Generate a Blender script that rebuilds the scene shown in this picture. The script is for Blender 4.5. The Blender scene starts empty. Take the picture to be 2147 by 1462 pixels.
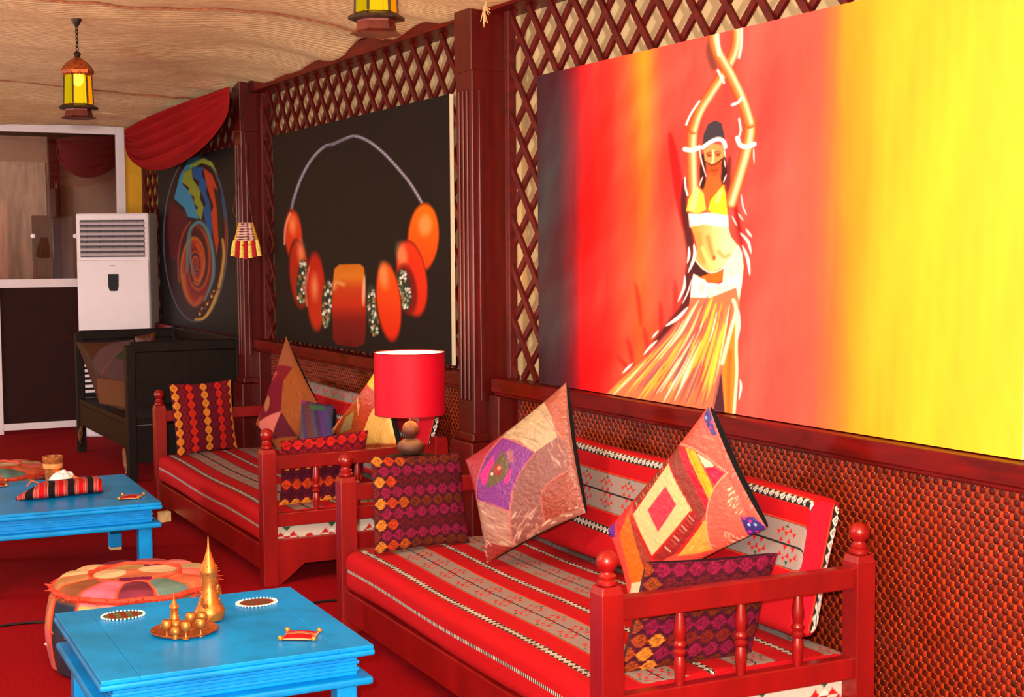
import bpy, bmesh, math, random
import numpy as np
from mathutils import Vector, Matrix
random.seed(7); rng = np.random.default_rng(7)
S = bpy.context.scene; COL = S.collection
PI = math.pi

# ------------------------------------------------------------------ camera
FPX, W, Hh, EYE = 2969.2, 2147, 1462, 1.45
pit, yaw, rol = [math.radians(a) for a in (3.8586, 27.8938, -.4043)]
d_ = np.array([-math.cos(yaw)*math.cos(pit), math.sin(yaw)*math.cos(pit), -math.sin(pit)])
r_ = np.cross(d_, [0, 0, 1]); r_ /= np.linalg.norm(r_); u_ = np.cross(r_, d_)
R_ = r_*math.cos(rol)+u_*math.sin(rol); U_ = -r_*math.sin(rol)+u_*math.cos(rol)
cam = bpy.data.objects.new('camera', bpy.data.cameras.new('camera')); COL.objects.link(cam)
cam.data.sensor_width = 36; cam.data.lens = FPX/W*36; cam.data.clip_start = .05; cam.data.clip_end = 60
cam.matrix_world = Matrix(((R_[0], U_[0], -d_[0], 0), (R_[1], U_[1], -d_[1], 0), (R_[2], U_[2], -d_[2], EYE), (0, 0, 0, 1)))
S.camera = cam

# ------------------------------------------------------------------ light and exposure
wd = bpy.data.worlds.new('World'); S.world = wd; wd.use_nodes = True
bg = wd.node_tree.nodes['Background']; bg.inputs[0].default_value = (.8, .9, 1, 1); bg.inputs[1].default_value = .5
def lamp(name, kind, loc, power, col, size=.1, aim=None, **k):
    l = bpy.data.lights.new(name, kind); l.energy = power; l.color = col
    if kind == 'AREA':
        l.shape = 'RECTANGLE'; l.size = size; l.size_y = k.get('size_y', size)
    else: l.shadow_soft_size = size
    o = bpy.data.objects.new(name, l); COL.objects.link(o); o.location = loc
    if aim: o.rotation_euler = (Vector(aim)-Vector(loc)).to_track_quat('-Z', 'Y').to_euler()
    return o
lamp('camera_flash', 'POINT', (.03, -.09, 1.56), 960, (1, .93, .86), .035)
lamp('far_end_fill', 'AREA', (-8.6, -2.9, 1.05), 150, (.93, .96, 1), 2.2, (-11.8, 2.2, 1.25), size_y=.6)  # added area light brightening the air conditioner and door; no source in view
lamp('ceiling_fill', 'AREA', (-4.0, -.35, 1.75), 74, (1, .96, .85), .35, (-4.6, .8, 2.7))  # upward fill added to lighten the ceiling cloth; no such lamp in view
lamp('beyond_fill', 'AREA', (-12.75, 1.9, 2.5), 20, (.9, .96, 1), .6, (-13.6, 1.9, 1.2))  # added so the pieces behind the door glass show up
S.view_settings.view_transform = 'Standard'; S.view_settings.look = 'None'
S.view_settings.gamma = 1; S.view_settings.use_curve_mapping = False; S.view_settings.exposure = 0

# ------------------------------------------------------------------ helpers
def ray(px, py):
    return R_*((px-W/2)/FPX) - U_*((py-Hh/2)/FPX) + d_
EYEV = np.array([0, 0, EYE])
def at(px, py, x=None, y=None, z=None):
    """a point of the photograph on the plane x=, y= or z= (metres)"""
    d = ray(px, py)
    t = x/d[0] if x is not None else y/d[1] if y is not None else (z-EYE)/d[2]
    return EYEV+d*t
def lin(c):
    c = np.asarray(c, float)/255
    return np.where(c <= .04045, c/12.92, ((c+.055)/1.055)**2.4)
def L4(c): return (*[float(v) for v in lin(c)], 1)

MATS = {}
def mat(name, c, rough=.5, metal=0, spec=.5, noise=0, nscale=20, bump=0, bscale=60, coat=0, stretch=None):
    if name in MATS: return MATS[name]
    m = bpy.data.materials.new(name); m.use_nodes = True; nt = m.node_tree
    b = nt.nodes['Principled BSDF']; b.inputs['Base Color'].default_value = L4(c)
    b.inputs['Roughness'].default_value = rough; b.inputs['Metallic'].default_value = metal
    b.inputs['Specular IOR Level'].default_value = spec; b.inputs['Coat Weight'].default_value = coat
    tc = nt.nodes.new('ShaderNodeTexCoord'); src = tc.outputs['Object']
    if stretch:
        mp = nt.nodes.new('ShaderNodeMapping'); mp.inputs['Scale'].default_value = stretch
        nt.links.new(src, mp.inputs[0]); src = mp.outputs[0]
    if noise:
        n = nt.nodes.new('ShaderNodeTexNoise'); n.inputs['Scale'].default_value = nscale; n.inputs['Detail'].default_value = 5
        nt.links.new(src, n.inputs[0])
        rp = nt.nodes.new('ShaderNodeValToRGB'); c = np.array(c, float)
        rp.color_ramp.elements[0].position = .3; rp.color_ramp.elements[1].position = .7
        rp.color_ramp.elements[0].color = L4(np.clip(c*(1-noise), 0, 255)); rp.color_ramp.elements[1].color = L4(np.clip(c*(1+noise), 0, 255))
        nt.links.new(n.outputs[0], rp.inputs[0]); nt.links.new(rp.outputs[0], b.inputs['Base Color'])
    if bump:
        n = nt.nodes.new('ShaderNodeTexNoise'); n.inputs['Scale'].default_value = bscale; n.inputs['Detail'].default_value = 4
        nt.links.new(src, n.inputs[0])
        bp = nt.nodes.new('ShaderNodeBump'); bp.inputs['Strength'].default_value = bump; bp.inputs['Distance'].default_value = .01
        nt.links.new(n.outputs[0], bp.inputs['Height']); nt.links.new(bp.outputs[0], b.inputs['Normal'])
    MATS[name] = m; return m
def paint_mat(name, rough=.6, spec=.4, metal=0, bump=0, bscale=200, sheen=0):
    """reads the colours painted on the mesh"""
    if name in MATS: return MATS[name]
    m = mat(name, (200, 200, 200), rough, metal, spec, bump=bump, bscale=bscale); nt = m.node_tree
    a = nt.nodes.new('ShaderNodeAttribute'); a.attribute_name = 'Col'
    nt.links.new(a.outputs['Color'], nt.nodes['Principled BSDF'].inputs['Base Color'])
    nt.nodes['Principled BSDF'].inputs['Sheen Weight'].default_value = sheen
    return m

def put(name, me, parent=None, loc=None):
    o = bpy.data.objects.new(name, me); COL.objects.link(o)
    if parent: o.parent = parent
    if loc is not None: o.location = [float(v) for v in loc]
    return o
def tag(o, label=None, cat=None, group=None, kind=None):
    if label: o['label'] = label
    if cat: o['category'] = cat
    if group: o['group'] = group
    if kind: o['kind'] = kind
    return o
def thing(name, label, cat, loc=(0, 0, 0), rotz=0, group=None, kind=None):
    o = bpy.data.objects.new(name, None); COL.objects.link(o); o.location = [float(v) for v in loc]; o.rotation_euler = (0, 0, rotz)
    o.empty_display_size = .05
    return tag(o, label, cat, group, kind)
def copy_tree(o, parent=None):
    kids = [c for c in o.children]
    c = o.copy(); COL.objects.link(c)
    if parent: c.parent = parent
    for k in kids: copy_tree(k, c)
    return c

class MB:
    """collects shapes and links them as ONE mesh object"""
    def __init__(s): s.v = []; s.f = []
    def add(s, vs, fs):
        n = len(s.v); s.v += [tuple(float(a) for a in v) for v in vs]; s.f += [tuple(n+i for i in f) for f in fs]; return s
    def box(s, x0, x1, y0, y1, z0, z1, rot=None, c=None):
        v = [(x, y, z) for z in (z0, z1) for (x, y) in ((x0, y0), (x1, y0), (x1, y1), (x0, y1))]
        if rot is not None:
            c = Vector(c) if c is not None else Vector(((x0+x1)/2, (y0+y1)/2, (z0+z1)/2))
            v = [rot @ (Vector(p)-c)+c for p in v]
        return s.add(v, [(3, 2, 1, 0), (4, 5, 6, 7), (0, 1, 5, 4), (1, 2, 6, 5), (2, 3, 7, 6), (3, 0, 4, 7)])
    def lathe(s, prof, n=20, c=(0, 0, 0), ax=None, sx=1, sy=1):
        vs = []
        for r, z in prof:
            for i in range(n):
                a = 2*PI*i/n; p = Vector((r*math.cos(a)*sx, r*math.sin(a)*sy, z))
                vs.append((ax @ p if ax else p)+Vector(c))
        fs = [(j*n+i, j*n+(i+1) % n, (j+1)*n+(i+1) % n, (j+1)*n+i) for j in range(len(prof)-1) for i in range(n)]
        k = len(prof)-1
        if prof[0][0] > 1e-5: fs.append(tuple(range(n-1, -1, -1)))
        if prof[k][0] > 1e-5: fs.append(tuple(k*n+i for i in range(n)))
        return s.add(vs, fs)
    def tube(s, pts, r, n=8, closed=False):
        pts = [Vector(p) for p in pts]; m = len(pts); vs = []
        up = Vector((0, 0, 1))
        for i, p in enumerate(pts):
            a = pts[(i-1) % m] if closed or i else p; b = pts[(i+1) % m] if closed or i < m-1 else p
            t = (b-a).normalized(); q = up if abs(t.z) < .95 else Vector((1, 0, 0))
            e1 = t.cross(q).normalized(); e2 = t.cross(e1)
            rr = r[i] if isinstance(r, (list, tuple)) else r
            vs += [p+(e1*math.cos(2*PI*k/n)+e2*math.sin(2*PI*k/n))*rr for k in range(n)]
        fs = [(j*n+i, j*n+(i+1) % n, ((j+1) % m)*n+(i+1) % n, ((j+1) % m)*n+i) for j in range(m if closed else m-1) for i in range(n)]
        if not closed: fs += [tuple(range(n-1, -1, -1)), tuple((m-1)*n+i for i in range(n))]
        return s.add(vs, fs)
    def prism(s, poly, a0, a1, axis='y'):
        """polygon extruded along an axis: poly in the other two coordinates"""
        def P(p, a): return {'y': (p[0], a, p[1]), 'x': (a, p[0], p[1]), 'z': (p[0], p[1], a)}[axis]
        n = len(poly); vs = [P(p, a0) for p in poly]+[P(p, a1) for p in poly]
        return s.add(vs, [tuple(range(n)), tuple(range(2*n-1, n-1, -1))]+[(i, n+i, n+(i+1) % n, (i+1) % n) for i in range(n)])
    def sphere(s, c, r, n=12, m=8, sz=1):
        return s.lathe([(r*math.sin(PI*k/m), -r*math.cos(PI*k/m)*sz) for k in range(m+1)], n, c)
    def mesh(s, name, m, smooth=False):
        me = bpy.data.meshes.new(name); me.from_pydata(s.v, [], s.f)
        b = bmesh.new(); b.from_mesh(me); bmesh.ops.remove_doubles(b, verts=b.verts, dist=1e-5); bmesh.ops.recalc_face_normals(b, faces=b.faces); b.to_mesh(me); b.free()
        me.materials.append(m)
        if smooth:
            me.polygons.foreach_set('use_smooth', [True]*len(me.polygons))
            try: me.set_sharp_from_angle(angle=math.radians(42))
            except Exception: pass
        return me
    def build(s, name, m, parent=None, loc=None, smooth=False, bev=0):
        o = put(name, s.mesh(name, m, smooth), parent, loc)
        if bev:
            b = o.modifiers.new('bevel', 'BEVEL'); b.width = bev; b.segments = 2; b.limit_method = 'ANGLE'
        return o

def grid_mesh(name, P, col, m, smooth=True, wrap_v=False, flip=False):
    """P (nu, nv, 3) positions, col (nu, nv, 3) painted colours in sRGB 0..255"""
    nu, nv = P.shape[:2]; me = bpy.data.meshes.new(name)
    i = np.arange(nu-1)[:, None]; j = np.arange(nv if wrap_v else nv-1)[None, :]; j2 = (j+1) % nv
    q = np.stack([i*nv+j, (i+1)*nv+j, (i+1)*nv+j2, i*nv+j2], -1).reshape(-1, 4)
    if flip: q = q[:, ::-1]
    n = len(q)
    me.vertices.add(nu*nv); me.vertices.foreach_set('co', P.reshape(-1).astype(np.float32))
    me.loops.add(4*n); me.loops.foreach_set('vertex_index', q.reshape(-1).astype(np.int32))
    me.polygons.add(n); me.polygons.foreach_set('loop_start', (np.arange(n)*4).astype(np.int32))
    me.polygons.foreach_set('use_smooth', np.full(n, smooth))
    me.update(calc_edges=True)
    if col is not None:
        a = me.color_attributes.new('Col', 'FLOAT_COLOR', 'POINT'); c = np.ones((nu*nv, 4), np.float32)
        c[:, :3] = lin(np.clip(col.reshape(-1, 3), 0, 255)); a.data.foreach_set('color', c.reshape(-1))
    me.materials.append(m); return me

# ---- a small painter: fills and strokes on a field of points
class Paint:
    def __init__(s, X, Y, bgc, soft=1.0):
        s.sh = X.shape; s.X = X.reshape(-1).astype(float); s.Y = Y.reshape(-1).astype(float); s.soft = soft
        s.c = np.tile(np.array(bgc, float), (s.X.size, 1)); s.T = lambda p: p
    def frame(s, x0, y0, k): s.T = lambda p: (x0+p[0]/k, y0+p[1]/k); s.k = k; return s
    def _box(s, pts, m):
        a = np.array(pts); lo = a.min(0)-m; hi = a.max(0)+m
        return np.nonzero((s.X > lo[0]) & (s.X < hi[0]) & (s.Y > lo[1]) & (s.Y < hi[1]))[0]
    def _mix(s, idx, a, col):
        if callable(col): col = col(s.X[idx], s.Y[idx])
        s.c[idx] = s.c[idx]*(1-a[:, None])+np.asarray(col, float)*a[:, None]
    @staticmethod
    def _seg(x, y, p, q):
        dx, dy = q[0]-p[0], q[1]-p[1]; t = np.clip(((x-p[0])*dx+(y-p[1])*dy)/(dx*dx+dy*dy+1e-9), 0, 1)
        return np.hypot(x-p[0]-t*dx, y-p[1]-t*dy), t
    def poly(s, pts, col, soft=None, alpha=1):
        pts = [s.T(p) for p in pts]; soft = soft or s.soft; idx = s._box(pts, soft*2)
        if not len(idx): return s
        x, y = s.X[idx], s.Y[idx]; ins = np.zeros(len(idx), bool); dm = np.full(len(idx), 1e9)
        for i in range(len(pts)):
            p, q = pts[i-1], pts[i]; dm = np.minimum(dm, s._seg(x, y, p, q)[0])
            if p[1] != q[1]:
                ins ^= ((p[1] > y) != (q[1] > y)) & (x < (q[0]-p[0])*(y-p[1])/(q[1]-p[1])+p[0])
        sd = np.where(ins, dm, -dm); s._mix(idx, np.clip(.5+sd/soft/2, 0, 1)*alpha, col); return s
    def stroke(s, pts, w, col, soft=None, alpha=1, taper=0, smooth=True):
        """w = full width in the current frame's units"""
        pts = [s.T(p) for p in pts]; soft = soft or s.soft; w = w/getattr(s, 'k', 1)
        if smooth and len(pts) > 2:
            P = [np.array(p) for p in pts]; out = []
            for i in range(len(P)-1):
                a, b, c, d = P[max(i-1, 0)], P[i], P[i+1], P[min(i+2, len(P)-1)]
                for t in np.linspace(0, 1, 6, endpoint=False):
                    out.append(tuple(.5*((2*b)+(c-a)*t+(2*a-5*b+4*c-d)*t*t+(-a+3*b-3*c+d)*t**3)))
            pts = out+[pts[-1]]
        idx = s._box(pts, w/2+soft*2)
        if not len(idx): return s
        x, y = s.X[idx], s.Y[idx]; best = np.full(len(idx), -1e9); n = len(pts)-1
        for i in range(n):
            d, t = s._seg(x, y, pts[i], pts[i+1]); g = (i+t)/n
            best = np.maximum(best, w/2*(1-taper*(2*np.abs(g-.5))**2)-d)
        s._mix(idx, np.clip(.5+best/soft/2, 0, 1)*alpha, col); return s
    def ell(s, c, rx, ry, col, rot=0, soft=None, alpha=1):
        k = getattr(s, 'k', 1); c = s.T(c); rx /= k; ry /= k; soft = soft or s.soft
        m = max(rx, ry)+2*soft; idx = s._box([c], m)
        if not len(idx): return s
        x, y = s.X[idx]-c[0], s.Y[idx]-c[1]; ca, sa = math.cos(rot), math.sin(rot)
        r = np.hypot((x*ca+y*sa)/rx, (-x*sa+y*ca)/ry)
        s._mix(idx, np.clip(.5+(1-r)*min(rx, ry)/soft/2, 0, 1)*alpha, col); return s
    def out(s): return s.c.reshape(*s.sh, 3)
def fbm(x, y, seed=0, o=4):
    """cheap smooth noise, about -1..1"""
    r = np.random.default_rng(seed); v = np.zeros_like(x)
    for k in range(o):
        for _ in range(3):
            a = r.uniform(0, 2*PI); f = 2**k*r.uniform(.7, 1.4)
            v += np.sin((x*np.cos(a)+y*np.sin(a))*f*2*PI+r.uniform(0, 7))/2**k/3
    return v/1.4
def homog(src, dst):
    A = []
    for (x, y), (u, v) in zip(src, dst):
        A += [[x, y, 1, 0, 0, 0, -u*x, -u*y], [0, 0, 0, x, y, 1, -v*x, -v*y]]
    h = np.linalg.solve(np.array(A, float), np.array(dst, float).reshape(-1)); return np.append(h, 1).reshape(3, 3)
def happly(Hm, X, Y):
    w = Hm[2, 0]*X+Hm[2, 1]*Y+Hm[2, 2]; return (Hm[0, 0]*X+Hm[0, 1]*Y+Hm[0, 2])/w, (Hm[1, 0]*X+Hm[1, 1]*Y+Hm[1, 2])/w

# ------------------------------------------------------------------ materials
WOOD = mat('red_painted_wood', (122, 12, 13), .32, spec=.5, noise=.12, nscale=9, bump=.05, bscale=25, stretch=(1, 1, .3))
POST = mat('mahogany_stain', (78, 8, 6), .32, spec=.4, noise=.1, nscale=14, bump=.04, bscale=30, stretch=(3, 3, .4))
BAR = mat('lattice_stain', (80, 14, 10), .5, spec=.3, noise=.2, nscale=30)
DARK = mat('dark_carved_wood', (20, 9, 7), .55, spec=.2, noise=.3, nscale=20, bump=.1, bscale=40)
BLUE = mat('blue_paint', (0, 140, 226), .36, spec=.25, noise=.1, nscale=7, bump=.05, bscale=30)
PLAS = mat('beige_plaster', (200, 172, 126), .9, noise=.06, nscale=4, bump=.1, bscale=50)
BRASS = mat('brass', (196, 128, 60), .42, .75, noise=.12, nscale=60)
COPPER = mat('copper_tray', (136, 66, 30), .45, .2, noise=.2, nscale=90)
IRON = mat('dark_bronze', (52, 40, 30), .45, .7, noise=.3, nscale=60)
WHITE = mat('white_enamel', (226, 214, 218), .35, noise=.02, nscale=3)
YELW = mat('yellow_wall_paint', (214, 156, 20), .7, noise=.05, nscale=5)
STONE = mat('brown_stone', (74, 44, 32), .6, noise=.25, nscale=60, bump=.1, bscale=80)
GOLDB = mat('gold_bead', (220, 150, 60), .3, .6)
CREAM = mat('raw_wood', (222, 190, 140), .7, noise=.1, nscale=30)
BLACKC = mat('black_cotton', (22, 20, 24), .9, noise=.2, nscale=60)
BLACKP = mat('black_plastic', (14, 14, 17), .5, spec=.2)
SILK = paint_mat('patchwork_silk', .4, .5, .05, bump=.5, bscale=55)
WOVEN = paint_mat('woven_cotton', .85, .2, bump=.25, bscale=350)
ART = paint_mat('poster_paint', .55, .15, bump=.04, bscale=120)

def carpet():
    m = mat('red_carpet', (138, 0, 12), .95, spec=.1, noise=.22, nscale=160, bump=.4, bscale=420); return m
def burlap():
    m = bpy.data.materials.new('burlap_cloth'); m.use_nodes = True; nt = m.node_tree; N = nt.nodes; K = nt.links
    b = N['Principled BSDF']; b.inputs['Roughness'].default_value = .95; b.inputs['Specular IOR Level'].default_value = .1
    tc = N.new('ShaderNodeTexCoord'); w = N.new('ShaderNodeTexWave'); w.bands_direction = 'X'
    w.inputs['Scale'].default_value = 10; w.inputs['Distortion'].default_value = 2.2; w.inputs['Detail'].default_value = 3; w.inputs['Detail Scale'].default_value = 2.5
    mp = N.new('ShaderNodeMapping'); mp.inputs['Scale'].default_value = (1, .5, 1); mp.inputs['Rotation'].default_value = (0, 0, .05)
    K.new(tc.outputs['Object'], mp.inputs[0]); K.new(mp.outputs[0], w.inputs[0])
    n = N.new('ShaderNodeTexNoise'); n.inputs['Scale'].default_value = 30; n.inputs['Detail'].default_value = 7; n.inputs['Roughness'].default_value = .7; K.new(mp.outputs[0], n.inputs[0])
    mx = N.new('ShaderNodeMath'); mx.operation = 'MULTIPLY_ADD'; K.new(w.outputs['Fac'], mx.inputs[0]); mx.inputs[1].default_value = .34
    K.new(n.outputs[0], mx.inputs[2])
    r = N.new('ShaderNodeValToRGB'); e = r.color_ramp.elements; e[0].position = .38; e[1].position = .95
    e[0].color = L4((204, 166, 118)); e[1].color = L4((252, 228, 178)); K.new(mx.outputs[0], r.inputs[0]); K.new(r.outputs[0], b.inputs['Base Color'])
    bp = N.new('ShaderNodeBump'); bp.inputs['Strength'].default_value = .55; bp.inputs['Distance'].default_value = .012
    K.new(mx.outputs[0], bp.inputs['Height']); K.new(bp.outputs[0], b.inputs['Normal']); return m
BURLAP = burlap()
def glass_mat(name, tint, mixg, rough=.02):
    m = bpy.data.materials.new(name); m.use_nodes = True; nt = m.node_tree; N = nt.nodes; K = nt.links; N.remove(N['Principled BSDF'])
    t = N.new('ShaderNodeBsdfTransparent'); t.inputs[0].default_value = L4(tint); g = N.new('ShaderNodeBsdfGlossy'); g.inputs['Roughness'].default_value = rough
    mx = N.new('ShaderNodeMixShader'); mx.inputs[0].default_value = mixg; K.new(t.outputs[0], mx.inputs[1]); K.new(g.outputs[0], mx.inputs[2])
    K.new(mx.outputs[0], N['Material Output'].inputs[0]); return m
def lit_glass(name, c, strength, tr=.45):
    m = bpy.data.materials.new(name); m.use_nodes = True; nt = m.node_tree; N = nt.nodes; K = nt.links; N.remove(N['Principled BSDF'])
    t = N.new('ShaderNodeBsdfTransparent'); t.inputs[0].default_value = L4([min(255, q*.6+105) for q in c]); e = N.new('ShaderNodeEmission'); e.inputs[0].default_value = L4(c); e.inputs[1].default_value = strength
    mx = N.new('ShaderNodeMixShader'); mx.inputs[0].default_value = 1-tr; K.new(t.outputs[0], mx.inputs[1]); K.new(e.outputs[0], mx.inputs[2])
    K.new(mx.outputs[0], N['Material Output'].inputs[0]); return m
def emit(name, c, s):
    m = bpy.data.materials.new(name); m.use_nodes = True; nt = m.node_tree; N = nt.nodes; N.remove(N['Principled BSDF'])
    e = N.new('ShaderNodeEmission'); e.inputs[0].default_value = L4(c); e.inputs[1].default_value = s; nt.links.new(e.outputs[0], N['Material Output'].inputs[0]); return m

# ------------------------------------------------------------------ the room
XF, XN, YL, YW, ZC = -12.1, 1.2, -3.2, 2.97, 2.78       # far wall, near wall, left wall, right wall, roof
def struct(name, mb, m, parent=None, **k):
    o = mb.build(name, m, parent, **k)
    if not parent: o['kind'] = 'structure'
    return o
struct('floor', MB().box(XF-2.2, XN, YL-.1, YW+.2, -.1, 0), carpet())
struct('wall_right', MB().box(XF, XN, YW, YW+.15, 0, ZC), PLAS)
struct('wall_near', MB().box(XN, XN+.15, YL, YW+.15, 0, ZC), PLAS)
wl = MB(); wl.box(XF, -9.9, YL-.15, YL, 0, ZC); wl.box(-7.3, XN, YL-.15, YL, 0, ZC); wl.box(-9.9, -7.3, YL-.15, YL, 0, .7); wl.box(-9.9, -7.3, YL-.15, YL, 2.4, ZC)
struct('wall_left', wl, PLAS)
# far wall: yellow strips either side of the glazed door
DY0, DY1 = 1.62, 2.735
wf = MB(); wf.box(XF-.15, XF, YL, DY0, 0, ZC); wf.box(XF-.15, XF, DY1, YW+.15, 0, ZC); wf.box(XF-.15, XF, DY0, DY1, 2.53, ZC)
struct('wall_far', wf, YELW)
roof = struct('ceiling', MB().box(XF-.15, XN+.15, YL-.15, YW+.15, ZC, ZC+.1), PLAS)
# burlap sheets hung under the roof, lapped one over the next
edges = [1.1, -3.3, -6.62, -9.9, -12.05]
for k in range(4):
    x1, x0 = edges[k], edges[k+1]
    nx, ny = 90, 120
    t = np.linspace(0, 1, nx)[:, None]; yy = np.linspace(YL+.05, 2.83, ny)[None, :]
    lap_edge = .02*np.sin(yy*9+k*2)+.02*np.sin(yy*23+k)
    X = x1+.12+(x0-x1-.12)*t+lap_edge*(t > .5)+0*yy
    Y = yy+0*t
    wallside = np.clip((Y-2.1)/.75, 0, 1)
    Z = 2.63-.035*t-.055*np.sin(PI*t)+.012*np.sin(X*7+Y*2.2)+.016*np.sin(Y*4.1+X*1.3+k)+.01*fbm(X*1.1, Y*.8, k)
    Z = Z-.055*wallside**2+.016*np.sin(X*10+k)*wallside
    if k == 3: Z = Z-.10*t**4*(1-wallside)
    Z = np.maximum(Z, 2.503+.008*np.sin(Y*11))
    edge = (Y > 2.80)
    Y = Y+edge*(.018*np.sin(X*14+k)+.012*np.sin(X*37))
    o = put('cloth_sheet', grid_mesh('cloth_sheet', np.stack([X, Y, Z], -1), None, BURLAP), roof)
    o.modifiers.new('thick', 'SOLIDIFY').thickness = .006
    if k < 3: MB().tube([(X[-1, j], Y[-1, j], Z[-1, j]-.004) for j in range(0, ny, 2)], .006, 6).build('lap_edge', mat('lap_shade', (150, 92, 60), .9, noise=.2, nscale=50), roof, smooth=True)  # cord added to draw the dark shade line where two sheets lap
# beam over the lattice, dado rail, skirting along the right wall
TRIM = mat('trim_stain', (90, 7, 5), .4, spec=.2, noise=.2, nscale=12, stretch=(.4, 3, 3))
struct('trim_1', MB().box(XF+.02, XN, 2.80, YW, 2.485, 2.56), TRIM, bev=.004)
for k, (xa, xb) in enumerate(((-5.49, XN), (-8.86, -5.78), (XF+.02, -9.14))):
    b = MB().box(xa, xb, 2.80, 2.90, .845, .905).box(xa, xb, 2.815, 2.90, .83, .845)
    struct('trim_%d' % (k+2), b, TRIM, bev=.004)
struct('baseboard_right', MB().box(XF+.02, XN, 2.86, 2.90, 0, .1), TRIM, bev=.004)

# ---- woven dado matting below the rail: a mat with every cell of the weave raised
def weave_mat():
    m = bpy.data.materials.new('weave_ground'); m.use_nodes = True; nt = m.node_tree; N = nt.nodes; K = nt.links
    b = N['Principled BSDF']; b.inputs['Roughness'].default_value = .5
    tc = N.new('ShaderNodeTexCoord'); n = N.new('ShaderNodeTexNoise'); n.inputs['Scale'].default_value = 12; n.inputs['Detail'].default_value = 5; K.new(tc.outputs['Object'], n.inputs[0])
    r = N.new('ShaderNodeValToRGB'); r.color_ramp.elements[0].position = .3; r.color_ramp.elements[1].position = .72
    r.color_ramp.elements[0].color = L4((84, 18, 5)); r.color_ramp.elements[1].color = L4((118, 34, 9)); K.new(n.outputs[0], r.inputs[0]); K.new(r.outputs[0], b.inputs['Base Color']); return m
WG = weave_mat(); WC = mat('weave_cell', (72, 12, 4), .45, spec=.3, noise=.3, nscale=25); WS = mat('weave_straw', (146, 46, 10), .45, spec=.3, noise=.2, nscale=18); WD = mat('weave_knot', (206, 130, 90), .3)
def dado(xa, xb, label):
    o = MB().box(xa, xb, 2.885, 2.935, .1, .83).build('woven_dado_panel', WG); tag(o, label, 'wall panel', 'woven dado panels')
    px, pz = .034, .0185
    nx, nz = int((xb-xa)/px), int(.72/pz); cv = []; cf = []; kv = []; kf = []; wv = []; wf_ = []
    ang = [2*PI*k/8 for k in range(8)]
    for j in range(nz):
        for i in range(nx):
            cx = xa+px*(i+.5+.5*(j % 2)); cz = .11+pz*(j+.5)
            if cx > xb-.02: continue
            n = len(wv); wv += [(cx+px/2+.0072*math.cos(a), 2.8848, cz+.0105*math.sin(a)) for a in ang]+[(cx+px/2, 2.8815, cz)]; wf_ += [(n+k, n+(k+1) % 8, n+8) for k in range(8)]
            n = len(cv)
            cv += [(cx+.0118*math.cos(a), 2.8845, cz+.0098*math.sin(a)) for a in ang]+[(cx, 2.879, cz)]
            cf += [(n+k, n+(k+1) % 8, n+8) for k in range(8)]
            n = len(kv); qx = cx+px*.27; r = .0017
            kv += [(qx-r, 2.8836, cz+pz*.5), (qx, 2.8836, cz+pz*.5-r), (qx+r, 2.8836, cz+pz*.5), (qx, 2.8836, cz+pz*.5+r), (qx, 2.8806, cz+pz*.5)]
            kf += [(n, n+1, n+4), (n+1, n+2, n+4), (n+2, n+3, n+4), (n+3, n, n+4)]
    for nm, v, f, m in (('weave_cells', cv, cf, WC), ('weave_straws', wv, wf_, WS), ('weave_knots', kv, kf, WD)):
        me = bpy.data.meshes.new(nm); me.from_pydata(v, [], f); me.materials.append(m)
        me.polygons.foreach_set('use_smooth', [True]*len(f)); me.update()
        tag(put(nm, me, o), kind='stuff')
dado(-5.40, XN, 'brown woven wall matting below the dancer mural, behind the near sofa')
dado(-8.82, -5.82, 'brown woven wall matting below the necklace painting, behind the farther red sofa')
dado(XF+.02, -9.16, 'brown woven wall matting in the far corner, behind the dark carved bench')

# ---- lattice panels: crossed slats on the wall, each slat its own piece
def clip_bar(x0, dxdz, xa, xb, za, zb):
    pts = []
    for z in (za, zb):
        x = x0+dxdz*(z-2.3)
        if xa <= x <= xb: pts.append((x, z))
    for x in (xa, xb):
        z = 2.3+(x-x0)/dxdz
        if za < z < zb: pts.append((x, z))
    return pts[:2] if len(pts) >= 2 and math.dist(pts[0], pts[1]) > .06 else None
def lattice(xa, xb, label):
    t = thing('lattice_panel', label, 'trellis', ((xa+xb)/2, 2.9, .905)); ox, oy, oz = t.location
    for sl, y0, y1, ph in ((-.80, 2.872, 2.886, -5.1223), (1.06, 2.886, 2.900, -5.268)):
        for k in range(-60, 90):
            c = clip_bar(ph+.1725*k, sl, xa, xb, .906, 2.50)
            if not c: continue
            (ax, az), (bx, bz) = c; dx, dz = bx-ax, bz-az; l = math.hypot(dx, dz); nx, nz = -dz/l*.0135, dx/l*.0135
            poly = [(ax+nx-ox, az+nz-oz), (ax-nx-ox, az-nz-oz), (bx-nx-ox, bz-nz-oz), (bx+nx-ox, bz+nz-oz)]
            MB().prism(poly, y0-oy, y1-oy).build('slat', BAR, t)
    for x in (xa, xb):
        s = 1 if x == xa else -1
        MB().box(x-ox-.001, x-ox+s*.035, 2.862-oy, 2.90-oy, 0, 1.58).build('stile', BAR, t, bev=.003)
lattice(-5.46, .6, 'dark red diamond lattice on the wall around the dancer mural')
lattice(-8.84, -5.79, 'dark red diamond lattice around the necklace painting, between the two columns')
lattice(XF+.05, -9.15, 'dark red diamond lattice in the far corner behind the red swag')

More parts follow.
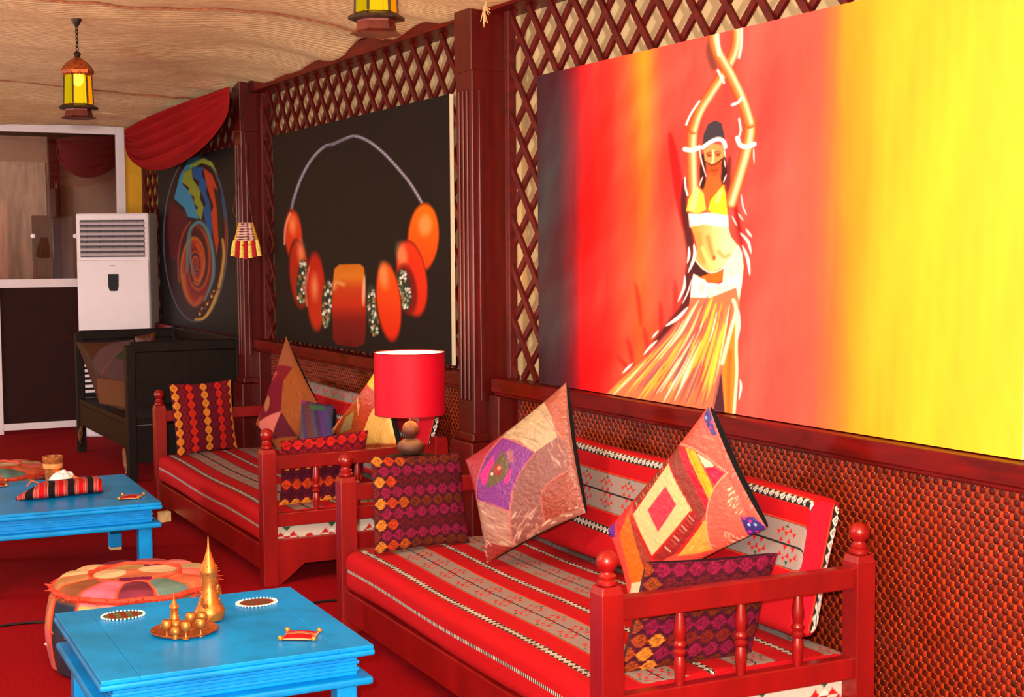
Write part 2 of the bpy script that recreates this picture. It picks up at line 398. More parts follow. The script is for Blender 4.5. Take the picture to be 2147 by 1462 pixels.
# ---- columns between the bays
def column(x0, x1, y0, label, nfl):
    t = thing('wooden_column', label, 'column', ((x0+x1)/2, 2.85, 0)); cx, cy = t.location[:2]
    w = (x1-x0)/2; f = y0-cy; bk = YW-cy-.02
    MB().box(-w, w, f, bk, .12, 2.48).build('shaft', POST, t, bev=.006)
    MB().box(-w-.005, w+.005, f-.005, bk, 2.24, 2.60).build('capital', POST, t, bev=.006)
    MB().box(-w-.03, w+.03, f-.03, bk, 0, .62).build('plinth', POST, t, bev=.008)
    MB().box(-w-.015, w+.015, f-.015, bk, .62, .66).build('plinth_moulding', POST, t, bev=.008)
    MB().box(w+.001, w+.115, f+.06, bk, .10, .83).build('side_block', POST, t, bev=.005)
    for k in range(nfl):
        x = -w+(k+1)*2*w/(nfl+1); MB().box(x-.009, x+.009, f-.010, f+.002, .80, 2.16).build('flute', POST, t, bev=.004)
    MB().box(w-.002, w+.010, (f+.03), (f+.052), .80, 2.16).build('flute', POST, t, bev=.004)
column(-5.70, -5.545, 2.745, 'tall dark red fluted column between dancer mural and necklace painting', 3)
column(-9.02, -8.88, 2.745, 'tall dark red fluted column between necklace painting and red swag', 2)

# ---- glazed door in the far wall
dr = thing('door_1', 'white framed glazed door with dark lower panel in the far wall', 'door', (XF, (DY0+DY1)/2, 0), kind='structure')
ofy = -(DY0+DY1)/2
def dbox(y0, y1, z0, z1, x0=-.03, x1=.02): return (x0, x1, y0+ofy, y1+ofy, z0, z1)
for nm, a in (('frame_stile', dbox(DY0, 1.705, 0, 2.53)), ('frame_stile', dbox(2.665, DY1, 0, 2.53)), ('frame_rail', dbox(1.705, 2.665, 2.46, 2.53)), ('frame_rail', dbox(1.705, 2.665, 1.195, 1.265)), ('frame_rail', dbox(1.705, 2.665, .03, .085))):
    MB().box(*a).build(nm, WHITE, dr, bev=.004)
MB().box(*dbox(1.70, 2.67, .07, 1.21, -.02, -.005)).build('door_panel', mat('door_brown', (42, 12, 11), .6, spec=.15, noise=.15), dr)
MB().box(*dbox(1.70, 2.67, 1.25, 2.47, -.018, -.012)).build('glass_pane', glass_mat('tinted_glass', (222, 200, 188), .045), dr)
disc_mat = mat('disc_white', (240, 240, 245), .3)  # for the two small white discs set on the glass
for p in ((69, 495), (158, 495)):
    q = at(*p, x=XF-.01); MB().lathe([(.012, 0), (.02, .004), (.016, .012), (0, .014)], 14, ax=Matrix.Rotation(PI/2, 3, 'Y')).build('white_disc', disc_mat, dr, (.0-.012, q[1]+ofy, q[2]), True)
# room behind the glass, with pieces added for the reflections in it
XB = XF-1.6
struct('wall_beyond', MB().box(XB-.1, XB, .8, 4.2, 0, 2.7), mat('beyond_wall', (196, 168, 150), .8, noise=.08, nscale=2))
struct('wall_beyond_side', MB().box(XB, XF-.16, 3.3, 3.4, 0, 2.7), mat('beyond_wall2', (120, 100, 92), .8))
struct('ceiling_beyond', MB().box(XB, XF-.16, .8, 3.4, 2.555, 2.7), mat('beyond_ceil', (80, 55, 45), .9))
def bx(px0, px1, py0, py1, x): a = at(px0, py0, x=x); b = at(px1, py1, x=x); return at(px0, 450, x=x)[1], at(px1, 450, x=x)[1], b[2], a[2]
y0, y1, z0, z1 = bx(106, 128, 280, 900, XB+.25)
tag(MB().box(XB+.17, XB+.25, y0, y1, 0, 2.6).build('reflection_post', POST), 'dark wooden post added for a reflected column in the door glass', 'post')  # solid post put where the column is mirrored in the glass
y0, y1, z0, z1 = bx(67, 108, 452, 900, XB+.3)
tag(MB().box(XB+.26, XB+.3, y0, y1, 0, z1).build('reflection_board', mat('reflection_brown', (112, 72, 44), .8, noise=.1), bev=.004), 'plain brown board added for a reflection in the door glass, left of the air conditioner', 'board')  # solid board put in for a brown reflection
y0, y1, z0, z1 = bx(0, 98, 338, 700, XB+.05)
refl_pale = mat('reflection_pale', (206, 184, 166), .6, noise=.1, nscale=6, stretch=(1, 4, .6))
tag(MB().box(XB+.012, XB+.05, y0-.1, y1, .2, z1-.12).box(XB+.012, XB+.035, y0-.1, y1, z1-.12, z1).build('reflection_sheet', refl_pale), 'pale grained sheet added for a reflection at the left of the door glass', 'board')  # sheet stands in for a pale reflection in the glass

# ------------------------------------------------------------------ swags
def swag(name, A, B, drop, label, rightdrop=.12, seed=1, m=None):
    ns, nt_ = 90, 70; s = np.linspace(0, 1, ns)[:, None]; t = np.linspace(0, 1, nt_)[None, :]
    A = np.array(A); B = np.array(B)
    base = A[None, None]*(1-s[..., None])+B[None, None]*s[..., None]+0*t[..., None]
    skew = s**.85
    sag = drop*t*(4*skew*(1-skew))**.55
    P = base.copy(); P[..., 2] -= sag+t*(.05*(1-s)**3+rightdrop*s**6)
    fold = (.022*np.sin(t*PI*9+2*np.sin(s*3))+.012*np.sin(t*PI*17+s*4))*np.sin(PI*np.clip(s*1.02, 0, 1))**.5
    P[..., 1] -= .06*np.sin(PI*s)*np.sin(PI*t)+fold
    P[..., 2] += fold*.4
    o = put(name, grid_mesh(name, P, None, m)); o.modifiers.new('thick', 'SOLIDIFY').thickness = .004
    return tag(o, label, 'curtain')
CLR = mat('red_chiffon', (148, 0, 6), .8, spec=.2, noise=.05, nscale=3)
A = at(272, 262, y=2.74); B = at(494, 190, y=2.68)
swag('red_swag', (max(A[0], XF+.06), 2.70, 2.485), (B[0], 2.64, 2.505), .375, 'bright red draped swag hanging under the ceiling in the far corner', .10, m=CLR)
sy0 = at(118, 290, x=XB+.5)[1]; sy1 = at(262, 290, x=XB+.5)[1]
swag('reflection_swag', (XB+.5, sy0, 2.5), (XB+.5, sy1, 2.55), .34, 'dull dark red swag added for a reflection in the door glass', m=mat('reflection_red', (110, 22, 24), .8))  # mirror image of the red swag, added as a duller cloth

# ------------------------------------------------------------------ the three paintings
YP = 2.85
EDGE = mat('pale_board_edge', (222, 204, 176), .7)
def board(name, xa, xb, za, zb, nx, nz, paint, label, trace_y=500):
    """a plywood board whose front is painted; the strokes were measured in the photograph and are laid out in the board's own plane"""
    t = thing(name, label, 'painting', ((xa+xb)/2, YP, za)); ox = (xa+xb)/2
    MB().box(xa-ox, xb-ox, .0015, .021, 0, zb-za).build('backing_board', EDGE, t)
    X = np.linspace(xa, xb, nx)[:, None]+0*np.zeros((1, nz)); Z = np.linspace(za, zb, nz)[None, :]+0*X
    px = []
    for (x, z) in ((xa, za), (xb, za), (xb, zb), (xa, zb)):
        v = np.array([x, YP, z])-EYEV; c = (v@R_, v@U_, v@d_); px.append((W/2+FPX*c[0]/c[2], Hh/2-FPX*c[1]/c[2]))
    Hm = homog([(xa, za), (xb, za), (xb, zb), (xa, zb)], px)
    tx, ty = happly(Hm, X, Z)
    col = paint(Paint(tx, ty, (40, 34, 36), .8), X, Z)
    put('painted_face', grid_mesh('painted_face', np.stack([X-ox, np.zeros_like(X), Z-za], -1), col, ART, False, flip=False), t)
    return t

def paint_mural(p, X, Z):
    xs = lambda v: at(v, 500, y=YP)[0]
    stops = [(1127, (58, 40, 48)), (1170, (66, 42, 50)), (1200, (124, 26, 40)), (1222, (214, 18, 26)), (1245, (240, 20, 22)), (1290, (238, 62, 46)), (1322, (240, 76, 48)), (1345, (240, 92, 40)), (1368, (240, 86, 50)), (1395, (238, 74, 62)), (1500, (238, 78, 68)), (1640, (240, 86, 78)), (1710, (242, 92, 74)), (1745, (242, 112, 56)), (1785, (244, 150, 36)), (1840, (244, 176, 40)), (1930, (242, 188, 44)), (2147, (240, 190, 52))]
    xx = np.array([xs(a) for a, _ in stops]); cc = np.array([c for _, c in stops], float)
    wob = .035*fbm(X*1.2, Z*.8, 3)+.02*fbm(X*5, Z*.9, 4)
    xq = X+wob*np.clip((X+5.1)*3, 0, 1); c = np.stack([np.interp(xq, xx, cc[:, k]) for k in range(3)], -1)
    st = fbm(X*7, Z*1.3, 5)[..., None]; c = c*(1+.05*st)+np.array([0, 30, 26])*np.clip(fbm(X*2, Z*1.2, 9), -.7, 1)[..., None]*np.clip((-3.3-X)*2, 0, 1)[..., None]
    c += np.array([0, 60, 0])*(np.exp(-((X-xs(1347))/.09)**2)*np.clip((Z-1.45)*1.5, 0, 1))[..., None]*1.1
    p.c = c.reshape(-1, 3)*.95
    # darker flame strokes at the left of the figure
    p.frame(1200, 480, 3.48)
    for a, b in (((460, 400), (500, 700)), ((640, 540), (640, 760)), ((750, 380), (745, 640)), ((330, 930), (420, 1060)), ((520, 720), (560, 980)), ((400, 800), (440, 1000))):
        p.stroke([a, ((a[0]+b[0])/2+8, (a[1]+b[1])/2), b], 26, (214, 16, 20), 5, .7, 1)
    p.frame(1380, 60, 3.479)
    p.stroke([(85, 770), (120, 960), (150, 1180), (190, 1460)], 70, (206, 14, 18), 3, .85, .7)
    p.frame(0, 0, 1)
    p.stroke([(1436, 380), (1434, 430), (1442, 480), (1450, 540), (1444, 590), (1436, 640), (1405, 680), (1372, 720)], 20, (66, 24, 26), 4, .9, .5)
    p.stroke([(1540, 420), (1548, 470), (1556, 520)], 12, (120, 20, 24), 4, .8, .8)
    p.stroke([(1530, 330), (1526, 380), (1532, 420)], 14, (80, 24, 24), 4, .8, .6)
    p.stroke([(1492, 80), (1487, 110), (1497, 140)], 16, (96, 56, 44), 4, .8)
    sk, sh, hi = (214, 122, 58), (160, 66, 26), (252, 226, 182)
    p.frame(1380, 60, 3.479)
    def limb(pts, w, off=(10, 0)):
        p.stroke(pts, w+6, sh, 1.4); p.stroke([(x+3, y) for x, y in pts], w-12, sk, 2.5)
        p.stroke([(x+off[0], y+off[1]) for x, y in pts], w*.42, hi, 3.5, .9)
    limb([(255, 1210), (248, 1000), (246, 860), (252, 720)], 78, (12, 0))
    limb([(254, 735), (300, 600), (380, 470), (470, 330), (545, 190), (570, 80), (568, -10)], 66, (14, 8))
    limb([(530, 1270), (585, 1090), (640, 900), (668, 760), (664, 668)], 84, (8, 6))
    limb([(664, 690), (610, 520), (520, 330), (440, 190), (408, 100), (405, 30)], 74, (16, -4))
    p.stroke([(590, 210), (606, 120), (608, 0)], 18, (255, 244, 230), 2)
    p.stroke([(430, 20), (436, 110), (445, 190)], 26, (255, 236, 210), 2)
    for pts, w in (([(195, 880), (245, 888), (300, 868)], 34), ([(578, 800), (600, 850), (650, 862), (700, 842)], 34), ([(540, 556), (580, 540), (612, 505)], 20), ([(435, 305), (480, 395)], 16), ([(205, 700), (240, 620), (300, 530)], 16), ([(590, 660), (602, 740), (585, 800)], 14), ([(195, 1090), (200, 1160), (215, 1215)], 14)):
        p.stroke(pts, w, (255, 242, 238), 1)
    # hair, face, veil, hat
    p.stroke([(338, 930), (325, 1030), (330, 1150)], 46, (52, 24, 24), 2); p.stroke([(470, 930), (482, 1030), (470, 1120)], 40, (52, 24, 24), 2)
    p.poly([(372, 1040), (440, 1040), (470, 1150), (352, 1300), (330, 1170)], (196, 98, 40), 2)
    p.poly([(330, 890), (395, 838), (470, 850), (482, 925), (445, 1010), (406, 1078), (368, 1040), (340, 965)], (222, 150, 84), 1.2)
    p.poly([(350, 975), (400, 995), (470, 945), (448, 1040), (406, 1082), (365, 1045)], (178, 80, 28), 1.2)
    p.stroke([(345, 970), (400, 995), (470, 950)], 10, (84, 36, 22), 1)
    p.stroke([(400, 890), (402, 960), (392, 978)], 14, (250, 226, 180), 1.2)
    p.ell((372, 925), 18, 12, (140, 60, 28), soft=1); p.ell((435, 920), 18, 12, (140, 60, 28), soft=1)
    p.stroke([(352, 912), (375, 902), (392, 910)], 6, (90, 40, 24), .8); p.stroke([(415, 905), (435, 895), (458, 905)], 6, (90, 40, 24), .8)
    p.stroke([(385, 1030), (408, 1036), (430, 1026)], 7, (110, 40, 20), .8)
    p.poly([(322, 850), (332, 770), (365, 695), (418, 668), (462, 690), (482, 770), (490, 835), (440, 800), (380, 820)], (58, 54, 64), 1)
    p.stroke([(325, 868), (385, 826), (440, 806), (478, 826), (490, 862)], 30, (252, 240, 238), 1)
    for pts in ([(300, 850), (310, 940), (350, 1080)], [(480, 870), (490, 940)], [(482, 960), (490, 1010)], [(300, 1150), (325, 1080)], [(475, 1125), (498, 1065)], [(695, 870), (700, 980)], [(605, 1210), (620, 1300), (645, 1360)], [(540, 1370), (575, 1440)], [(585, 1350), (620, 1400)]):
        p.stroke(pts, 11, (252, 232, 232), .9, .95, .6)
    # top
    p.poly([(286, 1150), (332, 1200), (352, 1325), (290, 1352), (203, 1332), (222, 1240)], (244, 204, 74), 1.2); p.poly([(476, 1138), (492, 1200), (508, 1362), (420, 1372), (362, 1322), (382, 1250)], (246, 208, 44), 1.2)
    p.stroke([(275, 1190), (260, 1260), (250, 1310)], 44, (254, 236, 160), 3, .8); p.stroke([(455, 1190), (430, 1260)], 30, (254, 240, 150), 3, .8)
    p.stroke([(210, 1335), (290, 1352), (350, 1328)], 8, (160, 90, 20), .8); p.stroke([(362, 1326), (420, 1372), (506, 1362)], 8, (160, 90, 20), .8)
    # torso
    p.frame(1400, 440, 5.221)
    def tors(x, y):
        f = np.clip((x-1452)/70, 0, 1)[:, None]; return np.array([232, 150, 62])*(1-f)+np.array([255, 236, 176])*f
    p.poly([(228, 60), (440, 50), (660, 70), (662, 190), (690, 290), (750, 370), (800, 440), (700, 520), (600, 630), (480, 692), (380, 640), (303, 540), (322, 420), (290, 280), (250, 190)], tors, 1)
    p.poly([(225, 40), (350, 44), (440, 30), (660, 60), (668, 190), (560, 190), (400, 160), (240, 190)], (255, 244, 236), 1.5)
    p.stroke([(440, 300), (470, 420), (500, 520)], 40, (206, 124, 50), 4, .8); p.stroke([(340, 270), (350, 400), (400, 560)], 50, (210, 128, 60), 5, .6)
    p.stroke([(380, 420), (440, 560), (500, 620)], 40, (255, 226, 130), 3, .8); p.ell((508, 530), 12, 22, (130, 60, 26), soft=1.5)
    p.stroke([(560, 460), (620, 520), (670, 490)], 36, (214, 130, 66), 4, .7)
    p.poly([(690, 520), (770, 380), (815, 470), (832, 620), (815, 800), (770, 1080), (700, 1240), (600, 800), (610, 640)], (255, 240, 206), 1.2)
    p.poly([(300, 560), (380, 645), (480, 692), (370, 735), (290, 730), (240, 700)], (64, 30, 30), 1.2)
    p.poly([(360, 735), (480, 690), (605, 650), (590, 770), (530, 805), (430, 790)], (228, 104, 28), 1.5)
    p.stroke([(300, 545), (380, 640), (480, 690), (600, 640), (690, 530)], 14, (255, 248, 236), .9)
    p.poly([(280, 700), (330, 725), (420, 795), (560, 812), (700, 745), (800, 690), (805, 860), (640, 900), (540, 955), (430, 975), (300, 965), (245, 960), (258, 800)], (248, 232, 232), 1.2)
    p.ell((370, 862), 66, 108, (255, 246, 246), .1); p.ell((370, 862), 36, 76, (240, 206, 206), .1, 2)
    for k in range(14):
        x = 440+k*24; p.stroke([(x, 850-k*3), (x-6, 930-k*4)], 7, (206, 150, 150), .8, .7)
    # skirt
    p.frame(1200, 480, 3.48)
    p.poly([(1085, 1030), (1112, 1345), (1000, 1320)], (74, 36, 46), 1.2)
    p.poly([(1195, 560), (1216, 640), (1206, 860), (1212, 1000), (1190, 1352), (1112, 1345), (1092, 1040), (1145, 820)], (232, 136, 48), 1)
    p.stroke([(1205, 600), (1196, 860), (1200, 1050), (1180, 1340)], 22, (255, 236, 196), 1.5); p.stroke([(1150, 900), (1140, 1100), (1140, 1340)], 30, (208, 106, 32), 3)
    p.poly([(858, 500), (1000, 505), (1195, 430), (1222, 560), (1172, 700), (1105, 950), (1030, 1320), (760, 1290), (236, 1215), (330, 1120), (480, 985), (620, 872), (750, 740), (850, 600)], (226, 116, 78), 1)
    rr = random.Random(5); cols = [(250, 206, 70), (254, 236, 190), (206, 70, 62), (238, 160, 70), (255, 246, 226), (216, 92, 80), (178, 104, 96), (246, 190, 60), (150, 84, 92)]
    for k in range(130):
        f = rr.random()**.9; g = min(1, max(0, f+rr.uniform(-.05, .05)))
        a = (868+f*310, 512-f*60); e = (262+g*760, 1216+g*95)
        m1 = (a[0]+(e[0]-a[0])*.3+18*(1-f), a[1]+(e[1]-a[1])*.36); m2 = (a[0]+(e[0]-a[0])*.66+6, a[1]+(e[1]-a[1])*.7)
        cv = [a, m1, m2, e]; s0 = rr.uniform(0, .65); i0 = int(s0*3)
        P = [np.array(q) for q in cv]; pp = lambda t: tuple(P[int(min(2, t*3))]*(1-(t*3-int(min(2, t*3))))+P[int(min(2, t*3))+1]*(t*3-int(min(2, t*3))))
        s1 = min(1, s0+rr.uniform(.2, .6))
        p.stroke([pp(s0+(s1-s0)*q/4) for q in range(5)], rr.uniform(9, 26), cols[rr.randrange(9)], 1.6, .85, .8)
    p.stroke([(1175, 520), (1195, 600), (1150, 760), (1095, 980)], 26, (255, 244, 206), 2); p.stroke([(1110, 700), (1060, 900), (1010, 1120)], 34, (250, 214, 60), 3, .8, .6)
    wh = (252, 236, 240)
    for pts, w in (([(850, 130), (852, 190), (840, 250)], 20), ([(886, 110), (892, 200), (845, 320)], 26), ([(820, 340), (815, 430), (770, 530)], 22), ([(870, 370), (840, 470), (800, 550)], 12), ([(845, 570), (770, 650), (680, 710)], 28), ([(630, 740), (580, 800)], 16), ([(620, 815), (570, 860), (520, 920)], 20), ([(440, 980), (365, 1055)], 20), ([(1225, 30), (1280, 90), (1305, 180)], 22), ([(1240, 120), (1280, 220), (1295, 340)], 24), ([(1265, 0), (1310, 60)], 18), ([(1225, 1100), (1230, 1160), (1215, 1250)], 18), ([(1215, 590), (1220, 700), (1208, 800)], 16)):
        p.stroke(pts, w, wh, 1, .95, .8)
    return p.out()
board('dancer_mural', -5.147, -2.583, .909, 2.176, 760, 400, paint_mural, 'large mural of a veiled dancer, red fading to yellow, above the near sofa')

def paint_necklace(p, X, Z):
    c = np.tile(np.array([19, 15, 17], float), X.shape+(1,)); c *= (1+.12*fbm(X*3, Z*2.5, 2))[..., None]
    p.c = c.reshape(-1, 3); p.frame(480, 130, 2.25)
    cord = [(295, 700), (305, 650), (340, 550), (390, 460), (450, 400), (490, 388), (540, 366), (595, 350), (660, 375), (730, 430), (800, 505), (860, 580), (912, 668)]
    p.stroke(cord, 15, (112, 108, 124), 1); p.stroke(cord, 6, (176, 172, 188), 1.2)
    for i in range(len(cord)-1):
        for k in range(6):
            t = k/6; x = cord[i][0]*(1-t)+cord[i+1][0]*t; y = cord[i][1]*(1-t)+cord[i+1][1]*t; p.stroke([(x-6, y+5), (x+6, y-5)], 3.5, (70, 66, 80), .7, .7)
    def bead(cx, cy, rx, ry, rot, top, bot, hl=None, hs=.35):
        y0, y1 = p.T((cx, cy-ry))[1], p.T((cx, cy+ry))[1]
        def f(x, y):
            t = np.clip((y-y0)/(y1-y0), 0, 1)[:, None]; return np.array(top)*(1-t)+np.array(bot)*t
        p.ell((cx, cy), rx, ry, (64, 10, 8), rot, 1); p.ell((cx+2, cy), rx-4, ry-5, f, rot, 2.5)
        if hl: p.ell((hl[0], hl[1]), rx*hs, ry*.3, (250, 170, 110), rot, 5, .65)
    def disc(cx, cy, rx, ry, rot):
        p.ell((cx, cy), rx, ry, (44, 52, 40), rot, 1)
        rr = random.Random(int(cx))
        for k in range(46):
            t = rr.uniform(-.95, .95); a = rr.uniform(-.8, .8)*rx*math.sqrt(1-t*t); ca, sa = math.cos(rot), math.sin(rot)
            p.ell((cx+a*ca-t*ry*sa, cy+a*sa+t*ry*ca), rr.uniform(4, 8), rr.uniform(5, 11), [(206, 206, 196), (150, 156, 140), (84, 110, 60), (226, 226, 220), (150, 110, 70)][rr.randrange(5)], 0, .8)
    bead(303, 822, 44, 126, -.05, (214, 62, 18), (196, 44, 12), (300, 770)); p.stroke([(262, 860), (266, 780), (288, 715)], 10, (236, 160, 130), 1.5, .8)
    bead(330, 1000, 48, 166, -.07, (176, 34, 14), (150, 24, 10), (340, 900))
    disc(346, 1040, 27, 106, .06)
    bead(408, 1084, 48, 188, -.03, (178, 24, 12), (186, 46, 14), (404, 1060)); p.stroke([(368, 1150), (362, 1060), (378, 970)], 9, (226, 140, 110), 1.5, .7)
    disc(464, 1140, 27, 116, .05)
    def mid(x, y):
        t = np.clip((y-(130+955/2.25))/(390/2.25), 0, 1); st = [(0, (196, 106, 18)), (.15, (212, 120, 26)), (.3, (190, 60, 16)), (.5, (186, 40, 14)), (.68, (120, 16, 12)), (1, (96, 8, 14))]
        return np.stack([np.interp(t, [a for a, _ in st], [c[k] for _, c in st]) for k in range(3)], -1)
    disc(680, 1172, 31, 126, -.08)
    p.poly([(497, 975), (520, 955), (620, 953), (638, 970), (645, 1060), (648, 1250), (640, 1330), (600, 1348), (510, 1335), (490, 1310), (486, 1150), (490, 1040)], mid, 1.5)
    p.stroke([(640, 1010), (636, 1080), (634, 1150)], 14, (250, 214, 190), 2.5, .8, .8); p.stroke([(496, 1070), (505, 1040), (540, 1050)], 16, (240, 190, 140), 4, .6)
    bead(915, 828, 76, 164, .06, (240, 110, 6), (220, 66, 6), (925, 770), .4)
    bead(862, 1022, 72, 184, -.14, (220, 50, 18), (206, 40, 12), (815, 910))
    p.ell((838, 1075), 48, 120, (120, 14, 8), -.12, 3)
    disc(824, 1076, 36, 100, -.12)
    bead(752, 1132, 60, 190, -.1, (232, 92, 12), (214, 34, 12), (730, 1010))
    return p.out()
board('necklace_painting', -8.553, -5.989, .925, 2.188, 340, 360, paint_necklace, 'black painting of a large orange bead necklace between the two columns')

def paint_swirl(p, X, Z):
    c = np.tile(np.array([22, 19, 21], float), X.shape+(1,)); p.c = c.reshape(-1, 3)
    cx, cy, rx, ry = 300, 712, 247, 648
    p.frame(330, 310, 3.75)
    p.ell((cx, cy), rx+8, ry+10, (112, 126, 140), 0, 1); p.ell((cx, cy), rx, ry, (44, 10, 16), 0, 1)
    p.poly([(95, 420), (240, 520), (230, 640), (180, 800), (160, 900), (100, 860), (75, 640)], (92, 8, 18), 2)
    p.poly([(250, 85), (340, 62), (300, 150), (215, 180), (200, 290), (260, 350), (300, 470), (330, 560), (240, 545), (210, 470), (130, 400), (175, 220)], (58, 148, 192), 1.2)
    p.poly([(250, 140), (350, 80), (430, 110), (478, 215), (430, 150), (350, 120), (270, 165)], (152, 164, 52), 1.2)
    p.poly([(270, 160), (212, 185), (193, 270), (250, 315), (240, 350), (290, 390), (285, 430), (320, 470), (300, 500), (345, 570), (366, 470), (335, 400), (340, 330), (280, 250)], (146, 158, 44), 1.2)
    p.poly([(275, 150), (362, 150), (350, 225), (388, 270), (385, 360), (412, 430), (432, 560), (432, 700), (380, 600), (358, 490), (380, 440), (345, 350), (318, 310), (330, 270), (276, 225)], (24, 88, 156), 1.2)
    p.poly([(360, 155), (430, 210), (474, 330), (502, 520), (485, 720), (466, 850), (440, 690), (420, 520), (440, 460), (388, 300)], (204, 62, 24), 1.2)
    p.poly([(440, 310), (478, 340), (520, 540), (512, 730), (480, 710), (470, 500)], (40, 32, 16), 1.5)
    p.poly([(490, 230), (535, 440), (545, 640), (530, 640), (505, 420)], (40, 80, 130), 1.5); p.poly([(530, 520), (548, 640), (545, 800), (530, 960), (526, 760)], (150, 44, 20), 1.5)
    # spiral
    Xp, Yp = p.X, p.Y; sx, sy = p.T((305, 925)); u = (Xp-sx)*3.75/140; v = (Yp-sy)*3.75/335
    r = np.hypot(u, v*1.0); th = np.arctan2(v, u); q = (np.log(np.maximum(r, .03))*.9+th/(2*PI)) % 1
    pal = [(0, (150, 18, 10)), (.22, (186, 40, 12)), (.34, (206, 110, 24)), (.44, (60, 12, 16)), (.62, (86, 8, 18)), (.72, (196, 80, 20)), (.84, (120, 10, 12)), (1, (150, 18, 10))]
    sp = np.stack([np.interp(q, [a for a, _ in pal], [c[k] for _, c in pal]) for k in range(3)], -1)
    a = np.clip((1-r)*8, 0, 1)[:, None]; p.c = p.c*(1-a)+sp*a
    p.stroke([(170, 1050), (165, 860), (200, 680), (260, 580)], 14, (170, 70, 24), 2); p.stroke([(230, 980), (240, 760), (262, 640), (330, 585), (395, 660), (436, 830), (440, 1000), (412, 1100), (370, 1200)], 30, (92, 150, 152), 2, .9, .5)
    p.stroke([(262, 680), (258, 850), (275, 950), (300, 1010)], 20, (110, 130, 140), 2, .9, .6); p.stroke([(290, 1060), (320, 1070), (352, 980), (350, 860), (310, 760)], 24, (206, 96, 18), 2.5, .9)
    p.stroke([(205, 1000), (230, 1150), (290, 1240), (345, 1180)], 30, (196, 110, 20), 3, .8)
    p.stroke([(512, 720), (522, 850), (494, 1050), (436, 1230), (370, 1335), (300, 1350)], 26, (216, 168, 64), 1.5, .95, .3)
    for k in range(16):
        t = k/15; p.ell((470-t*150+8*math.sin(k*9), 1100+t*230+8*math.cos(k*7)), 9, 12, [(60, 20, 14), (150, 30, 16), (236, 200, 90)][k % 3], soft=1)
    p.c *= .84
    return p.out()
board('swirl_painting', -11.455, -9.29, .905, 2.18, 230, 300, paint_swirl, 'dark painting with a round multicoloured swirl in the far corner bay')

# ------------------------------------------------------------------ red sofas
def ring(r, z): return [(r*.7, z-.006), (r, z-.003), (r, z+.003), (r*.7, z+.006)]
FIN = [(.020, 0), (.0265, .004), (.0265, .012), (.021, .017), (.0235, .021), (.0235, .026), (.018, .031), (.0165, .036)]+[(.029*math.sin(a), .062-.029*math.cos(a)) for a in np.linspace(.62, PI, 10)]
SPI = [(.011, 0), (.0125, .012), (.016, .045), (.0165, .06), (.012, .078), (.018, .086), (.018, .092), (.012, .098), (.018, .106), (.018, .112), (.012, .120), (.0165, .138), (.016, .155), (.0125, .185), (.010, .2)]
def sofa(name, center, ang, length, depth, label, missing=None):
    t = thing(name, label, 'sofa', (center[0], center[1], 0), ang, 'red wooden sofas along the right wall')
    hl, hd = length/2, depth/2
    for sx in (-1, 1):
        for sy in (-1, 1):
            x, y = sx*hl, sy*hd
            pb = MB(); a, b = .0325, .027
            v = [(x+i*a, y+j*a, z) for z in (0, .585) for i, j in ((-1, -1), (1, -1), (1, 1), (-1, 1))]+[(x+i*b, y+j*b, .605) for i, j in ((-1, -1), (1, -1), (1, 1), (-1, 1))]
            pb.add(v, [(3, 2, 1, 0), (8, 9, 10, 11)]+[(k*4+i, k*4+(i+1) % 4, k*4+4+(i+1) % 4, k*4+4+i) for k in (0, 1) for i in range(4)])
            po = pb.build('post', WOOD, t, bev=.003)
            if (sx, sy) != missing: MB().lathe(FIN, 20, (x, y, .604)).build('finial', WOOD, po, smooth=True)
        x = sx*hl
        MB().box(x-.019, x+.019, -hd+.03, hd-.03, .512, .572).build('arm_rail', WOOD, t, bev=.004)
        MB().box(x-.019, x+.019, -hd+.03, hd-.03, .258, .318).build('lower_rail', WOOD, t, bev=.004)
        for f in (.27, .508, .74):
            MB().lathe([(r, .315+z) for r, z in SPI], 14, (x, -hd+depth*f, 0)).build('spindle', WOOD, t, smooth=True)
        e = .11
        MB().prism([(-hd+.03, 0), (-hd+.03, .20), (hd-.03, .20), (hd-.03, 0), (hd-.05, 0), (hd-.05-e, .085), (-hd+.05+e, .085), (-hd+.05, 0)][::-1], x-.015, x+.015, 'x').build('end_board', WOOD, t, bev=.003)
    MB().box(-hl+.03, hl-.03, -hd-.018, -hd+.012, .058, .172).build('front_rail', WOOD, t, bev=.004)
    MB().box(-hl+.03, hl-.03, hd-.012, hd+.018, .058, .172).build('back_rail', WOOD, t, bev=.004)
    MB().box(-hl+.02, hl-.02, -hd+.012, hd-.012, .14, .165).build('seat_board', WOOD, t)
    return t
s1c = np.array([(-3.03-5.028)/2, (1.872+1.941)/2]); s1a = math.atan2(1.872-1.941, 1.998); s1c = s1c+.405*np.array([-math.sin(s1a), math.cos(s1a)])
s2c = np.array([(-5.926-7.98)/2, (1.923+1.964)/2]); s2a = math.atan2(1.923-1.964, 2.054); s2c = s2c+.41*np.array([-math.sin(s2a), math.cos(s2a)])
sofa1 = sofa('wooden_sofa', s1c, s1a, 2.0, .81, 'red wooden sofa with turned posts nearest the camera, below the dancer mural')
sofa2 = sofa('wooden_sofa', s2c, s2a, 2.055, .82, 'red wooden sofa with turned posts farther back, below the necklace painting', missing=(1, 1))

